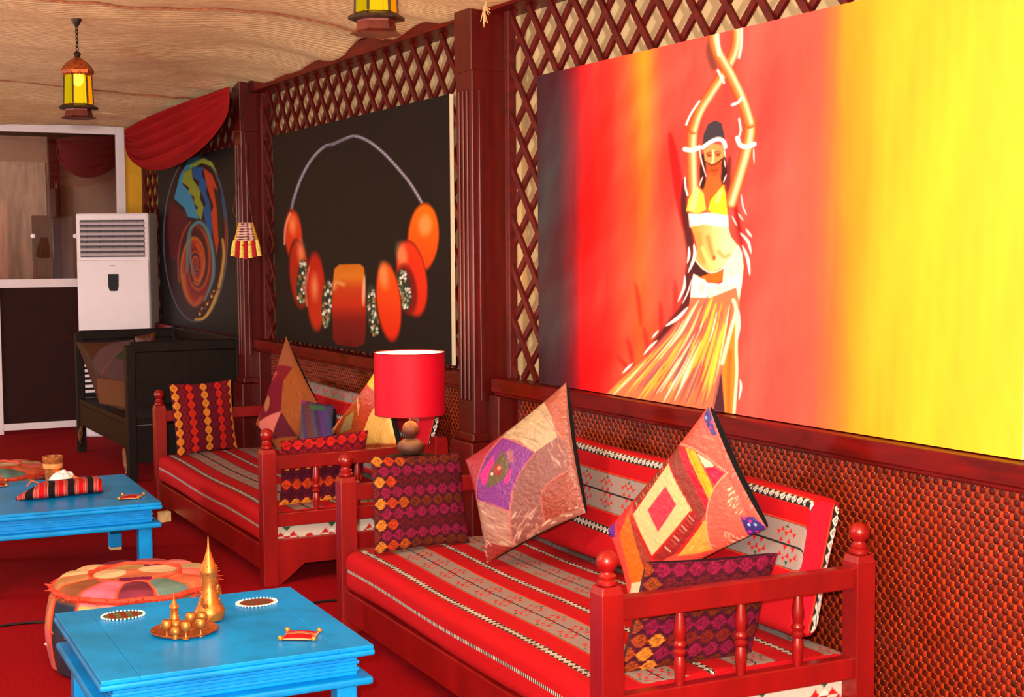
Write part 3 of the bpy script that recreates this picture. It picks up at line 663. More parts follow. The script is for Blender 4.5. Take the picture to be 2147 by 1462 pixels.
# ---- striped seat mattresses and back cushions
RED, GRY, BLK, WHT, ORG, GRN, RD2 = [np.array(c, float) for c in ((172, 4, 19), (142, 128, 124), (32, 26, 32), (222, 214, 206), (206, 60, 20), (40, 90, 60), (188, 30, 30))]
def fabric(v, u, bands):
    """v across the stripes, u along them (metres); bands: (kind, centre)"""
    c = np.tile(RED, v.shape+(1,))*(1+.04*np.sin(u*900)*np.sin(v*900))[..., None]
    def put_(mask, col): c[mask] = col
    for kind, c0 in bands:
        w = v-c0
        if kind == 'z':
            m = np.abs(w) < .0155; put_(m, ORG*.8)
            m = np.abs(w) < .013; put_(m, BLK)
            q = (u/.027) % 1-.5; d = np.abs(q)*2+np.abs(w)/.0125
            put_(m & (d < 1), WHT); put_(m & (d < .62), BLK); put_(m & (d < .36), WHT)
        elif kind == 'l':
            m = np.abs(w) < .005; put_(m, BLK); put_(m & (((u/.012) % 1) < .5), WHT*.9)
        elif kind == 'g':
            hw = .064; m = np.abs(w) < hw+.006; put_(m, ORG); m = np.abs(w) < hw+.002; put_(m, BLK*1.6); m = np.abs(w) < hw; put_(m, GRY)
            pr = .15; q = ((u/pr) % 1-.5)*pr; sgn = np.where(w > 0, 1, -1); q = q+sgn*.012; a = np.abs(w)
            def tri(qc, ac, s, col, up=1):
                x = q-qc; y = (a-ac)*up; put_(m & (y > -s) & (y < s) & (np.abs(x) < (s-y)*.62), col)
            for qc in (-.018, .018): tri(qc, .012, .008, RD2)
            for qc in (-.036, 0, .036): tri(qc, .029, .008, RD2, -1)
            for qc in (-.018, .018): tri(qc, .044, .007, RD2)
            tri(0, .054, .0065, GRN); 
            put_(np.abs(w) < .0028, BLK)
    return c
def slab(name, L, prof, bands, m, parent, nu, endcol=None, endband=None):
    """a stuffed slab: closed cross-section prof [(y,z)...] swept along x, ends rounded in; stripes laid along it by distance round the section"""
    prof = np.array(prof); seg = np.hypot(*(np.roll(prof, -1, 0)-prof).T); sv = np.concatenate([[0], np.cumsum(seg)[:-1]])
    u = np.linspace(0, 1, nu); u = np.concatenate([[0, .002, .005, .010], np.linspace(.015, .985, nu), [.990, .995, .998, 1]])
    dx = np.minimum(u, 1-u)*L; sh = np.clip(dx/.018, 0, 1); sc = np.sqrt(1-(1-sh)**2)
    cen = prof.mean(0)
    ins = .014*(1-sc)
    P = np.zeros((len(u), len(prof), 3)); dirv = prof-cen; ln = np.hypot(*dirv.T)
    P[..., 0] = ((u-.5)*L)[:, None]
    for a in (0, 1): P[..., a+1] = cen[a]+dirv[None, :, a]*(1-ins[:, None]/np.maximum(ln, .03)[None, :])
    V = np.tile(sv, (len(u), 1)); Uu = P[..., 0]+L/2
    P[..., 2] += .004*np.sin(Uu*5+V*3)
    col = fabric(V, Uu, bands)
    o = put(name, grid_mesh(name, P, col, m, True, True), parent)
    # end caps
    for k, e in ((0, -1), (len(u)-1, 1)):
        y0, y1 = P[k, :, 1].min(), P[k, :, 1].max(); n = len(prof); ny = 220
        # cap built as strips between lower and upper outline
        yy = np.linspace(y0+.001, y1-.001, ny); lo = []; hi = []
        q = P[k, :, 1:]
        for y in yy:
            zs = []
            for i in range(n):
                a, b = q[i], q[(i+1) % n]
                if (a[0] > y) != (b[0] > y): zs.append(a[1]+(b[1]-a[1])*(y-a[0])/(b[0]-a[0]))
            lo.append(min(zs)); hi.append(max(zs))
        lo, hi = np.array(lo), np.array(hi); t = np.linspace(0, 1, 40)[None, :]
        C = np.stack([np.full((ny, 40), P[k, 0, 0]+e*.001), yy[:, None]+0*t, lo[:, None]*(1-t)+hi[:, None]*t], -1)
        cc = endcol(C[..., 1], C[..., 2]) if endcol else np.tile(RED, C.shape[:2]+(1,))
        put('end_panel', grid_mesh('end_panel', C, cc, m, True, flip=(e < 0)), o)
    return o
def rounded(y0, y1, z0, z1, r, ntop, nside, crown=0):
    """section starting at the lower front corner, up the front, over the top, down the back"""
    p = [(y0, z) for z in np.linspace(z0+r, z1-r, nside, endpoint=False)]
    p += [(y0+r-r*math.cos(a), z1-r+r*math.sin(a)) for a in np.linspace(0, PI/2, 10, endpoint=False)]
    p += [(y, z1+crown*math.sin(PI*(y-y0-r)/(y1-y0-2*r))) for y in np.linspace(y0+r, y1-r, ntop, endpoint=False)]
    p += [(y1-r+r*math.sin(a), z1-r+r*math.cos(a)) for a in np.linspace(0, PI/2, 8, endpoint=False)]
    p += [(y1, z) for z in np.linspace(z1-r, z0+r, 6, endpoint=False)]
    p += [(y1-r+r*math.cos(a), z0+r-r*math.sin(a)) for a in np.linspace(0, PI/2, 5, endpoint=False)]
    p += [(y, z0) for y in np.linspace(y1-r, y0+r, 10, endpoint=False)]
    p += [(y0+r-r*math.sin(a), z0+r-r*math.cos(a)) for a in np.linspace(0, PI/2, 5, endpoint=False)]
    return p
def endmotif(y, z):
    c = np.tile(np.array([206., 192., 180.]), y.shape+(1,)); c[z > .255] = RED; c[(z > .248) & (z <= .255)] = BLK*1.5
    q = ((y/.21) % 1-.5)*.21
    def tri(qc, zc, s, col, up): 
        a = (z-zc)*up; c[(a > -s) & (a < s) & (np.abs(q-qc) < (s-a)*.9) & (z < .248)] = col
    tri(-.03, .213, .011, RD2, 1); tri(.03, .213, .011, RD2, 1); tri(0, .236, .011, GRN, -1); tri(0, .213, .011, WHT, 1); tri(-.05, .193, .01, RD2, 1); tri(.05, .193, .01, RD2, 1); tri(0, .193, .01, RD2, -1); tri(.1, .2, .012, RD2, 1); tri(-.1, .2, .012, RD2, 1)
    return c
def seat(sf, L, hd, nu, nt, label, front):
    t = thing('seat_mattress', label, 'mattress', sf.location, sf.rotation_euler[2], 'striped seat mattresses')
    pr = rounded(-hd-.022, hd+.005, .174, .318, .035, nt, 40 if nt > 200 else 20, .012)
    off = .126        # distance round the section at the front top edge
    b = [('l', .045), ('z', off+.035)]
    for k in range(3):
        b += [('g', off+.185+k*.30), ('z', off+.335+k*.30)]
    slab('striped_pad', L, pr, b, WOVEN, t, nu, endmotif)
    return t
seat(sofa1, 1.925, .405, 620, 300, 'long red striped seat mattress with grey bands on the near sofa', 0)
seat(sofa2, 1.98, .41, 330, 160, 'long red striped seat mattress with grey bands on the farther sofa', 0)
def bolster(sf, x0, x1, yb, yt, zt, nu, nt, label, b):
    t = thing('back_cushion', label, 'cushion', sf.location, sf.rotation_euler[2], 'long back cushions')
    h = math.hypot(yt-yb, zt-.325); lean = math.atan2(yt-yb, zt-.325)
    pr = [(x, z) for x, z in rounded(-.11, 0, 0, h, .035, 10, nt, .0)]
    ca, sa = math.cos(lean), math.sin(lean)
    pr = [(yb+y*ca+z*sa, .338+z*ca-y*sa) for y, z in pr]
    def endc(y, z):
        c = np.tile(np.array([196., 18., 44.]), y.shape+(1,)); n = (y-yb)*ca-(z-.338)*sa; k = (y-yb)*sa+(z-.338)*ca
        e = n > -.03; q = (k/.036) % 1-.5; c[e] = BLK; d = np.abs(q)*2+np.abs(n+.014)/.014; c[e & (d < 1)] = WHT; c[e & (d < .5)] = BLK; c[e & (d < .28)] = WHT
        c[np.abs(n+.033) < .003] = ORG; return c
    o = slab('striped_pad', x1-x0, pr, b, WOVEN, t, nu, endc); o.location = ((x0+x1)/2, 0, 0)
    for c in o.children: pass
    return t
b1 = bolster(sofa1, -.93, .87, .36, .455, .72, 560, 170, 'long red striped back cushion with zigzag bands leaning behind the near sofa seat', [('z', .08), ('g', .21), ('z', .345)])
b2 = bolster(sofa2, -.93, .93, .36, .47, .69, 260, 90, 'long red striped back cushion leaning behind the farther sofa seat', [('g', .06), ('z', .2), ('g', .35)])

# ------------------------------------------------------------------ scatter cushions
def cushion(name, label, P, px, paint, thick=.075, n=90, backm=None, m=None, group='scatter cushions', pinch=.05, soft=.7):
    """four corners of the cover in the room (BL, BR, TR, TL) and their marks in the photograph for laying the patches out"""
    P = [np.array(p, float) for p in P]; cen = sum(P)/4
    t = thing(name, label, 'cushion', cen, 0, group)
    u = np.linspace(-1, 1, n)[:, None]+np.zeros((1, n)); v = np.linspace(-1, 1, n)[None, :]+np.zeros((n, 1))
    u2 = u*(1-pinch*(1-v**2)*np.abs(u)**3); v2 = v*(1-pinch*(1-u**2)*np.abs(v)**3)
    a, b = (u2+1)/2, (v2+1)/2
    B = (P[0]*((1-a)*(1-b))[..., None]+P[1]*(a*(1-b))[..., None]+P[2]*(a*b)[..., None]+P[3]*((1-a)*b)[..., None])
    N = np.cross(P[1]-P[0]+P[2]-P[3], P[3]-P[0]+P[2]-P[1]); N /= np.linalg.norm(N)
    if N@(EYEV-cen) < 0: N = -N
    h = thick*np.clip((1-u**4)*(1-v**4), 0, 1)**.62*(.85+.15*(1-u*u)*(1-v*v))
    h = h*(1+.05*fbm(u*.7, v*.7, len(label)))
    hb = thick*.85*np.clip((1-u**4)*(1-v**4), 0, 1)**.3
    Hm = homog([(-1, -1), (1, -1), (1, 1), (-1, 1)], px); X, Y = happly(Hm, u, v)
    col = paint(Paint(X, Y, (150, 80, 60), soft), u, v)
    flip = np.cross(P[1]-P[0], P[3]-P[0])@N < 0
    put('cover_front', grid_mesh('cover_front', B+N*(h*.42)[..., None]-cen, col, m or SILK, True, flip=flip), t)
    put('cover_back', grid_mesh('cover_back', B[::3, ::3]-N*hb[::3, ::3, None]-cen, None, backm or BLACKC, True, flip=not flip), t)
    return t
def perp(A, B, D):
    """corner on the sight line of A, square to the diagonal B-D"""
    c = (B+D)/2; n = B-D; d = ray(*A); t = ((c-EYEV)@n)/(d@n); return EYEV+d*t
def diamond(A, B, C, D, zb, yb, phi=.35):
    # the cover is turned by phi about its upright diagonal, away from the lens
    pD = at(*D, z=zb); pB = at(*B, y=yb); 
    ax = (pB-pD)/np.linalg.norm(pB-pD); M = (pB+pD)/2; n0 = EYEV-M; n0 -= ax*(n0@ax); n0 /= np.linalg.norm(n0)
    sd = np.cross(ax, n0); sd = sd if sd@R_ > 0 else -sd
    n = n0*math.cos(phi)-sd*math.sin(phi)
    def hit(px): d = ray(*px); return EYEV+d*(((M-EYEV)@n)/(d@n))
    return [pD, hit(C), pB, hit(A)]
def wrinkle(p, pts, n, cols, seed, w=4, ln=60, ang=0, al=.5, inside=None):
    r = random.Random(seed); x0 = min(q[0] for q in pts); x1 = max(q[0] for q in pts); y0 = min(q[1] for q in pts); y1 = max(q[1] for q in pts)
    def ins(x, y):
        c = False
        for i in range(len(pts)):
            a, b = pts[i-1], pts[i]
            if (a[1] > y) != (b[1] > y) and x < (b[0]-a[0])*(y-a[1])/(b[1]-a[1])+a[0]: c = not c
        return c
    k = 0
    while k < n:
        x, y = r.uniform(x0, x1), r.uniform(y0, y1)
        k += 1
        if not ins(x, y): continue
        a = ang+r.uniform(-.25, .25); l = ln*r.uniform(.4, 1.2)
        p.stroke([(x-l*math.cos(a)/2, y-l*math.sin(a)/2), (x, y+r.uniform(-4, 4)), (x+l*math.cos(a)/2, y+l*math.sin(a)/2)], w*r.uniform(.5, 1.4), cols[r.randrange(len(cols))], .9, al, .8)

def flowers(u, v, nx, ny, colfn, bgc, seed=0):
    """stepped lozenge flowers woven in rows"""
    X = (u+1)/2*nx; Y = (v+1)/2*ny; row = np.floor(Y).astype(int); X2 = X+.5*(row % 2); colm = np.floor(X2).astype(int)
    fx = X2-colm-.5; fy = Y-row-.5
    ax, ay = np.abs(fx), np.abs(fy)
    d = ax*1.05+ay*.82+.10*np.cos(ax*22)*np.cos(ay*14)
    c = colfn(colm, row, nx, ny); bgc = np.array(bgc, float)
    m = np.clip((.60-d)*9, 0, 1)[..., None]; inner = ((ax+ay > .15) & (ax+ay < .21))[..., None]
    c = np.where(inner, c*.68, c)
    wv = (1+.10*np.sin(X*40)*np.sin(Y*40))[..., None]
    return (bgc*(1-m)+c*m)*wv*(1+.22*np.random.default_rng(4).standard_normal(u.shape).clip(-1.5, 1.5))[..., None]
def pick(tab): 
    t = np.array(tab, float); return lambda i: t[np.clip(i, 0, len(t)-1)]

# near sofa
MG, DR, BR, OR, YO, MR = (134, 14, 62), (92, 12, 22), (104, 36, 14), (186, 58, 18), (206, 124, 38), (70, 8, 32)
def p_c0(p, u, v):
    rows = pick([BR, MG, DR, MG, BR, MG, DR, MG, BR])
    def cf(ci, ri, nx, ny):
        c = rows(ri).copy(); c[(ci <= 0)] = (112, 20, 26); c[(ci <= 0) & (ri % 2 == 0)] = YO; k = (ci == 1) & (ri % 2 == 0); c[k] = OR; k = (ci == 2) & (ri % 4 == 0); c[k] = (170, 74, 22); return c
    return flowers(u, v, 8.2, 9, cf, MR)*.8
zs = .325
P0 = [at(785, 1163, z=zs+.012), at(985, 1138, z=zs+.012), at(966, 947, x=-4.93), at(776, 957, x=-4.92)]
cushion('square_cushion', 'magenta and orange flower-patterned square cushion at the near sofa\'s left arm', P0, [(785, 1163), (985, 1138), (966, 947), (776, 957)], p_c0, .055, 110, mat('maroon_cotton', (70, 12, 36), .9), WOVEN)

def p_c1(p, u, v):
    p.c[:] = (176, 104, 92); p.frame(700, 680, 2.811)
    p.poly([(770, 800), (990, 630), (900, 800), (850, 960), (840, 1070), (790, 960)], (184, 38, 52))
    silk = [(980, 680), (1100, 560), (1230, 465), (1290, 560), (1335, 690), (1195, 792), (1100, 720)]
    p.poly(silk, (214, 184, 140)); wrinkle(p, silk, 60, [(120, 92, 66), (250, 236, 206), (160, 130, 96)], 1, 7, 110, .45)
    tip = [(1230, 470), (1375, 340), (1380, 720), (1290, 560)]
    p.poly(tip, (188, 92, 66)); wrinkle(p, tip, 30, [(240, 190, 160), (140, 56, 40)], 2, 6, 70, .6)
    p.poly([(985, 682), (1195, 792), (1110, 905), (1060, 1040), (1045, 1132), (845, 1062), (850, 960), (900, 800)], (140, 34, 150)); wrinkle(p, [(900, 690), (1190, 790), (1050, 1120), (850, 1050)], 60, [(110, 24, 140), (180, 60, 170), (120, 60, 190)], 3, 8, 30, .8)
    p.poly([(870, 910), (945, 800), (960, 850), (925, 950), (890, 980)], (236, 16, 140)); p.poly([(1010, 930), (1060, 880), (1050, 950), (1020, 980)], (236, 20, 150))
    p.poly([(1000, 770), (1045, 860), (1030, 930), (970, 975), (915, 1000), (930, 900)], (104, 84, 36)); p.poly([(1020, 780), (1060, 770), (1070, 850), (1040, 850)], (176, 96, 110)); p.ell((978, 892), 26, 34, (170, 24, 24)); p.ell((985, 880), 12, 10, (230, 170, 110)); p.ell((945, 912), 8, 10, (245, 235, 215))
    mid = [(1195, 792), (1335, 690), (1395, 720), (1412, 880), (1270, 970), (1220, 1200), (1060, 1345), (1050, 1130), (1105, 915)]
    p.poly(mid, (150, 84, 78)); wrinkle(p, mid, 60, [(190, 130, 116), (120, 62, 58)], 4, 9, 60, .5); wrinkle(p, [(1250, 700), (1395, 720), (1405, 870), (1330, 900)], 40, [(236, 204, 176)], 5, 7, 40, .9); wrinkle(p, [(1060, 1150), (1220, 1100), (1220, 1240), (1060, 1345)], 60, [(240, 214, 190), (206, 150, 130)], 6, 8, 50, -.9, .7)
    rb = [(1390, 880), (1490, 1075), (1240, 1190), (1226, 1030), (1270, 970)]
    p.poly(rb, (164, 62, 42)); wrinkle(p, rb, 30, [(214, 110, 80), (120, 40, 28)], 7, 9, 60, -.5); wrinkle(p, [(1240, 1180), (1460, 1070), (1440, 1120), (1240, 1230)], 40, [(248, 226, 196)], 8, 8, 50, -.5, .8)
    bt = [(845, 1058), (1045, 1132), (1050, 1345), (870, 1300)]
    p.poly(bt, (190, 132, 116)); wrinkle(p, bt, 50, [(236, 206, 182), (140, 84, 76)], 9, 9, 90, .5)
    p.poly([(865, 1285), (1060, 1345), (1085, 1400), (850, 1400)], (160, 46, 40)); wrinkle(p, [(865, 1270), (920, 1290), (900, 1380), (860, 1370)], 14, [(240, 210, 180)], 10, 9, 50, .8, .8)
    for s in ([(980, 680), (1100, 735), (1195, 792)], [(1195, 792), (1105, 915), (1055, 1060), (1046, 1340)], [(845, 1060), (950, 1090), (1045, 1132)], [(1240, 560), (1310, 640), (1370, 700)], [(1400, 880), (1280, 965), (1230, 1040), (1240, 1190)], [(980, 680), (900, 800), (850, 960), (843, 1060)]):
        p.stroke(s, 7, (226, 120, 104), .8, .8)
    p.c *= .76; return p.out()
K1 = dict(A=(976, 965), B=(1187, 802), C=(1228, 1076), D=(1020, 1182))
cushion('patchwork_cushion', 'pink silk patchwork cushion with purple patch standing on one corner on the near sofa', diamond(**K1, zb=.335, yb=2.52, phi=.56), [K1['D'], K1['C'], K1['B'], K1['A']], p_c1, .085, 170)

def p_c3(p, u, v):
    p.c[:] = (214, 70, 58); p.frame(1180, 900, 3.463)
    top = [(700, 215), (830, 50), (1000, -70), (1115, 10), (1205, 300), (1100, 262), (900, 208)]
    p.poly(top, (222, 78, 64)); wrinkle(p, top, 70, [(240, 150, 120), (196, 56, 48)], 11, 6, 80, -.15)
    p.poly([(455, 590), (700, 240), (765, 215), (985, 640), (910, 745), (720, 965), (600, 1060)], (168, 20, 22))
    p.poly([(705, 245), (762, 222), (978, 640), (912, 742), (705, 345)], (124, 48, 38)); p.poly([(762, 222), (832, 212), (1002, 558), (972, 645)], (216, 20, 46)); p.poly([(832, 212), (925, 222), (1055, 470), (1002, 560)], (240, 158, 16))
    p.stroke([(865, 225), (1010, 520)], 5, (170, 96, 10)); p.poly([(940, 232), (1060, 262), (1085, 292), (1000, 325)], (250, 216, 168)); p.poly([(990, 322), (1080, 285), (1165, 310), (1060, 435)], (190, 14, 60))
    p.poly([(458, 590), (692, 265), (702, 342), (480, 672)], (150, 20, 22)); p.poly([(472, 605), (682, 300), (690, 330), (486, 640)], (96, 40, 32))
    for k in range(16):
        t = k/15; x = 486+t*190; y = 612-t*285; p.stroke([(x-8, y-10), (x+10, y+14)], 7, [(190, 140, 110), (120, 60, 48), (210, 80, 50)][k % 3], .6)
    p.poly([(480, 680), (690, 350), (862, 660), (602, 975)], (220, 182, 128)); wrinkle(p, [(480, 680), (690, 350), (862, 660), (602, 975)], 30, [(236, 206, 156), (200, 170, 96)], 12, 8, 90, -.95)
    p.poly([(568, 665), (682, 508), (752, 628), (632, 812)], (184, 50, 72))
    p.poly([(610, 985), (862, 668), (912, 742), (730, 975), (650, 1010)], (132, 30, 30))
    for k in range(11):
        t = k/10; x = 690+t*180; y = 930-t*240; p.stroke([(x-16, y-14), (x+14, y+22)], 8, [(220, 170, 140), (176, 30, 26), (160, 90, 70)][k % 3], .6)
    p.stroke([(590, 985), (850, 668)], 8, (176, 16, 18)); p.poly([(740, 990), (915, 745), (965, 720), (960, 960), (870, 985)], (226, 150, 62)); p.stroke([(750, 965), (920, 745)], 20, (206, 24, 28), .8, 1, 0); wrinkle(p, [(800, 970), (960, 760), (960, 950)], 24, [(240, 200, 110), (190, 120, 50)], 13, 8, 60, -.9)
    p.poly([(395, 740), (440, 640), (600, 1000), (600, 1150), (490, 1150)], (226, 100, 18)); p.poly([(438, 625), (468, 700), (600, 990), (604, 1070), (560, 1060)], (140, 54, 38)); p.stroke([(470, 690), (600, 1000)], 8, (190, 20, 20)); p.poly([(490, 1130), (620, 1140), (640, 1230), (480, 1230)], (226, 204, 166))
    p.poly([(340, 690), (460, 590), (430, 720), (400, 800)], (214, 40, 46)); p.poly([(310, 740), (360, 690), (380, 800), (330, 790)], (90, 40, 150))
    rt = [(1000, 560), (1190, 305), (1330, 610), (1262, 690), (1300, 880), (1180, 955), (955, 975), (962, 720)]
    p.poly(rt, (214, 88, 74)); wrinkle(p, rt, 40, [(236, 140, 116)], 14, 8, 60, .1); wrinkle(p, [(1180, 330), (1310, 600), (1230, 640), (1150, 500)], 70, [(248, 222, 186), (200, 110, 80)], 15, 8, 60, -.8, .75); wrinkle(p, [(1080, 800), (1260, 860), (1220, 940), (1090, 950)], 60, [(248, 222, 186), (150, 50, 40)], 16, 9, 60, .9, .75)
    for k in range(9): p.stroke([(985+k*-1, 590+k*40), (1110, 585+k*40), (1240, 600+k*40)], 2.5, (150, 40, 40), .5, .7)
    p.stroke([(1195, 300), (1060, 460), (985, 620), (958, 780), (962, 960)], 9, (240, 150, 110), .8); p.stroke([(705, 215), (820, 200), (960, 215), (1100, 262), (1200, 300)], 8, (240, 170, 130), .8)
    for q in ([(1258, 655), (1380, 630), (1480, 715), (1290, 900)], [(1000, -60), (1060, -170), (1130, 20), (1085, 40)]): p.poly(q, (48, 36, 112))
    for x, y, c in ((1320, 715, (140, 200, 230)), (1380, 705, (120, 180, 220)), (1325, 830, (120, 210, 120)), (1340, 680, (200, 20, 140)), (1370, 775, (220, 20, 130)), (1305, 780, (200, 20, 140)), (1290, 665, (200, 30, 130)), (1030, -70, (130, 160, 200)), (1070, -10, (170, 30, 120)), (1085, -60, (170, 30, 120))): p.ell((x, y), 14, 12, c, soft=.6)
    return p.out()
K3 = dict(A=(1274, 1112), B=(1486, 850), C=(1608, 1108), D=(1318, 1258))
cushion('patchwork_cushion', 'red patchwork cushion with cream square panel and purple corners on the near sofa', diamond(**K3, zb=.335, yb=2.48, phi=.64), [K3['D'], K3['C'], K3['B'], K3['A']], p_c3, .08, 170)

def p_c4(p, u, v):
    rows = pick([BR, MG, (120, 26, 24), MG, BR, MG, (104, 20, 34), MG])
    def cf(ci, ri, nx, ny):
        c = rows(ri).copy(); c[(ci <= 0)] = (150, 60, 20); k = (ci == 1) & (ri < 3); c[k] = (220, 130, 40); return c
    return flowers(u, v, 8, 8, cf, (74, 8, 36))*.84
K4 = [(1298, 1416), (1572, 1388), (1632, 1160), (1354, 1180)]
P4 = [at(*K4[0], x=-3.17), at(*K4[1], x=-3.155), at(*K4[2], x=-3.10), at(*K4[3], x=-3.10)]
cushion('square_cushion', 'magenta flower-patterned square cushion behind the spindles of the near sofa\'s right arm', P4, K4, p_c4, .05, 110, mat('maroon_cotton', (70, 12, 36), .9), WOVEN)

# farther sofa
def p_d1(p, u, v):
    cols = pick([YO, (120, 16, 30), (196, 36, 16), (96, 12, 34), YO, (96, 12, 34), (190, 30, 18), (120, 16, 30), YO, YO])
    Xc = (u+1)/2*8.6; X = np.floor(Xc).astype(int); Y = (v+1)/2*8; fx = Xc-X-.5; off = np.where(X % 2 == 0, 0, .5); fy = (Y+off) % 1-.5
    ax, ay = np.abs(fx), np.abs(fy); d = ax*.85+ay*.85+.09*np.cos(ax*18)*np.cos(ay*20); c = cols(X)
    m = np.clip((.56-d)*14, 0, 1)[..., None]; inner = ((ax+ay > .15) & (ax+ay < .22))[..., None]; c = np.where(inner, c*.6, c)
    return np.array([76, 10, 30.])*(1-m)+c*m
K5 = [(372, 958), (498, 940), (484, 796), (354, 806)]
P5 = [at(*K5[0], z=zs+.01), at(*K5[1], z=zs+.01), at(*K5[2], x=-7.93), at(*K5[3], x=-7.92)]
cushion('square_cushion', 'maroon square cushion with columns of orange lozenges at the farther sofa\'s left arm', P5, K5, p_d1, .05, 90, mat('maroon_cotton', (70, 12, 36), .9), WOVEN)
def p_d2(p, u, v):
    p.c[:] = (150, 92, 36); p.frame(520, 690, 5.415)
    p.poly([(430, 90), (560, 420), (540, 520), (300, 480), (240, 480)], (150, 98, 54)); p.poly([(300, 490), (545, 510), (450, 690), (160, 770), (240, 560)], (124, 22, 34)); p.poly([(220, 620), (300, 560), (340, 600), (200, 700)], (180, 80, 74))
    p.poly([(270, 700), (420, 690), (400, 1035), (130, 1075), (120, 850)], (112, 12, 40)); p.ell((222, 925), 36, 84, (160, 126, 66)); p.poly([(130, 1085), (415, 1030), (330, 1190), (280, 1280), (140, 1200)], (214, 140, 118)); p.poly([(405, 1035), (560, 1270), (300, 1300), (340, 1170)], (96, 26, 42))
    g = [(430, 690), (540, 530), (700, 780), (620, 1000), (560, 1240), (430, 1050), (410, 900)]; p.poly(g, (156, 96, 34)); wrinkle(p, g, 30, [(190, 130, 60), (120, 70, 26)], 21, 14, 90, 1.2)
    p.c *= np.array([.9, .76, .84]); return p.out()
K6 = dict(A=(537, 880), B=(600, 708), C=(656, 836), D=(610, 950))
cushion('patchwork_cushion', 'tall gold and maroon patchwork cushion standing on one corner on the farther sofa', [at(600, 968, z=.335), at(668, 850, y=2.56), at(600, 705, y=2.52), at(536, 890, y=2.30)], [(600, 968), (668, 850), (600, 705), (536, 890)], p_d2, .07, 90, None, WOVEN)
def p_d3(p, u, v):
    t = (u+1)/2*7+.5*np.sin(v*2); pal = np.array([(70, 70, 90), (44, 40, 96), (96, 30, 50), (60, 60, 90), (40, 20, 90), (70, 34, 120), (56, 60, 110), (60, 50, 90)], float)
    c = pal[np.clip(t.astype(int), 0, 7)]; k = (v > .55) & (u > -.3) & (u < .6); c[k] = (30, 100, 70); k = v > .85; c[k] = (48, 40, 96); k = (v > .8) & (u < -.6); c[k] = (150, 20, 120)
    return c*(1+.15*np.sin(u*60)*np.sin(v*50))[..., None]
K7 = [(626, 935), (698, 930), (700, 850), (632, 838)]
cushion('small_cushion', 'small purple and blue striped cushion between two patchwork cushions on the farther sofa', [at(*K7[0], y=2.33), at(*K7[1], y=2.34), at(*K7[2], y=2.47), at(*K7[3], y=2.47)], K7, p_d3, .05, 60)
def p_d4(p, u, v):
    p.c[:] = (170, 74, 30); p.frame(520, 690, 5.415)
    p.poly([(1180, 700), (1440, 420), (1640, 500), (1440, 880)], (240, 182, 44)); p.poly([(1190, 690), (1430, 865), (1560, 1000), (1420, 1160), (1320, 1320), (1280, 1220), (1270, 900), (1090, 800)], (184, 60, 30)); wrinkle(p, [(1190, 690), (1430, 865), (1540, 1000), (1400, 1160), (1290, 1220)], 60, [(220, 110, 50), (150, 40, 26)], 22, 16, 50, .5)
    p.poly([(1440, 880), (1640, 600), (1700, 1010), (1540, 1000)], (176, 60, 34)); p.poly([(1680, 980), (1720, 1380), (1290, 1400), (1400, 1160), (1530, 1000)], (242, 186, 92)); wrinkle(p, [(1660, 1010), (1690, 1340), (1340, 1350), (1420, 1160)], 26, [(250, 206, 130), (224, 150, 60)], 23, 12, 90, -1)
    p.poly([(930, 1270), (960, 1000), (1040, 850), (1020, 1000), (980, 1240)], (214, 150, 110)); p.poly([(1050, 860), (1210, 800), (1280, 1060), (1270, 1240), (1000, 1240), (1030, 1000)], (160, 66, 22)); p.poly([(1080, 1100), (1180, 1060), (1190, 1240), (1060, 1240)], (150, 130, 84))
    for k in range(4): p.stroke([(1130+k*26, 880+k*40), (1250, 1040+k*30)], 8, (214, 160, 110), .7)
    return p.out()
K8 = [(756, 975), (836, 950), (808, 750), (700, 905)]
P8 = [at(756, 985, z=.335), at(838, 960, y=2.54), at(800, 758, y=2.56), at(692, 905, y=2.38)]
cushion('patchwork_cushion', 'orange and yellow patchwork cushion just behind the red table lamp', P8, [(756, 985), (838, 960), (800, 758), (692, 905)], p_d4, .075, 100)
def p_d5(p, u, v):
    rows = pick([YO, MR, OR, MR, YO, (120, 14, 26), (176, 26, 22)])
    return flowers(u, v, 8, 7, lambda ci, ri, nx, ny: rows(ri).copy(), (84, 8, 34))
K9 = [(583, 1068), (760, 1050), (772, 902), (588, 924)]
P9 = [at(*K9[0], x=-6.10), at(*K9[1], x=-6.09), at(*K9[2], x=-6.02), at(*K9[3], x=-6.02)]
cushion('square_cushion', 'maroon cushion with orange flower rows behind the farther sofa\'s right arm spindles', P9, K9, p_d5, .045, 90, mat('maroon_cotton', (70, 12, 36), .9), WOVEN)

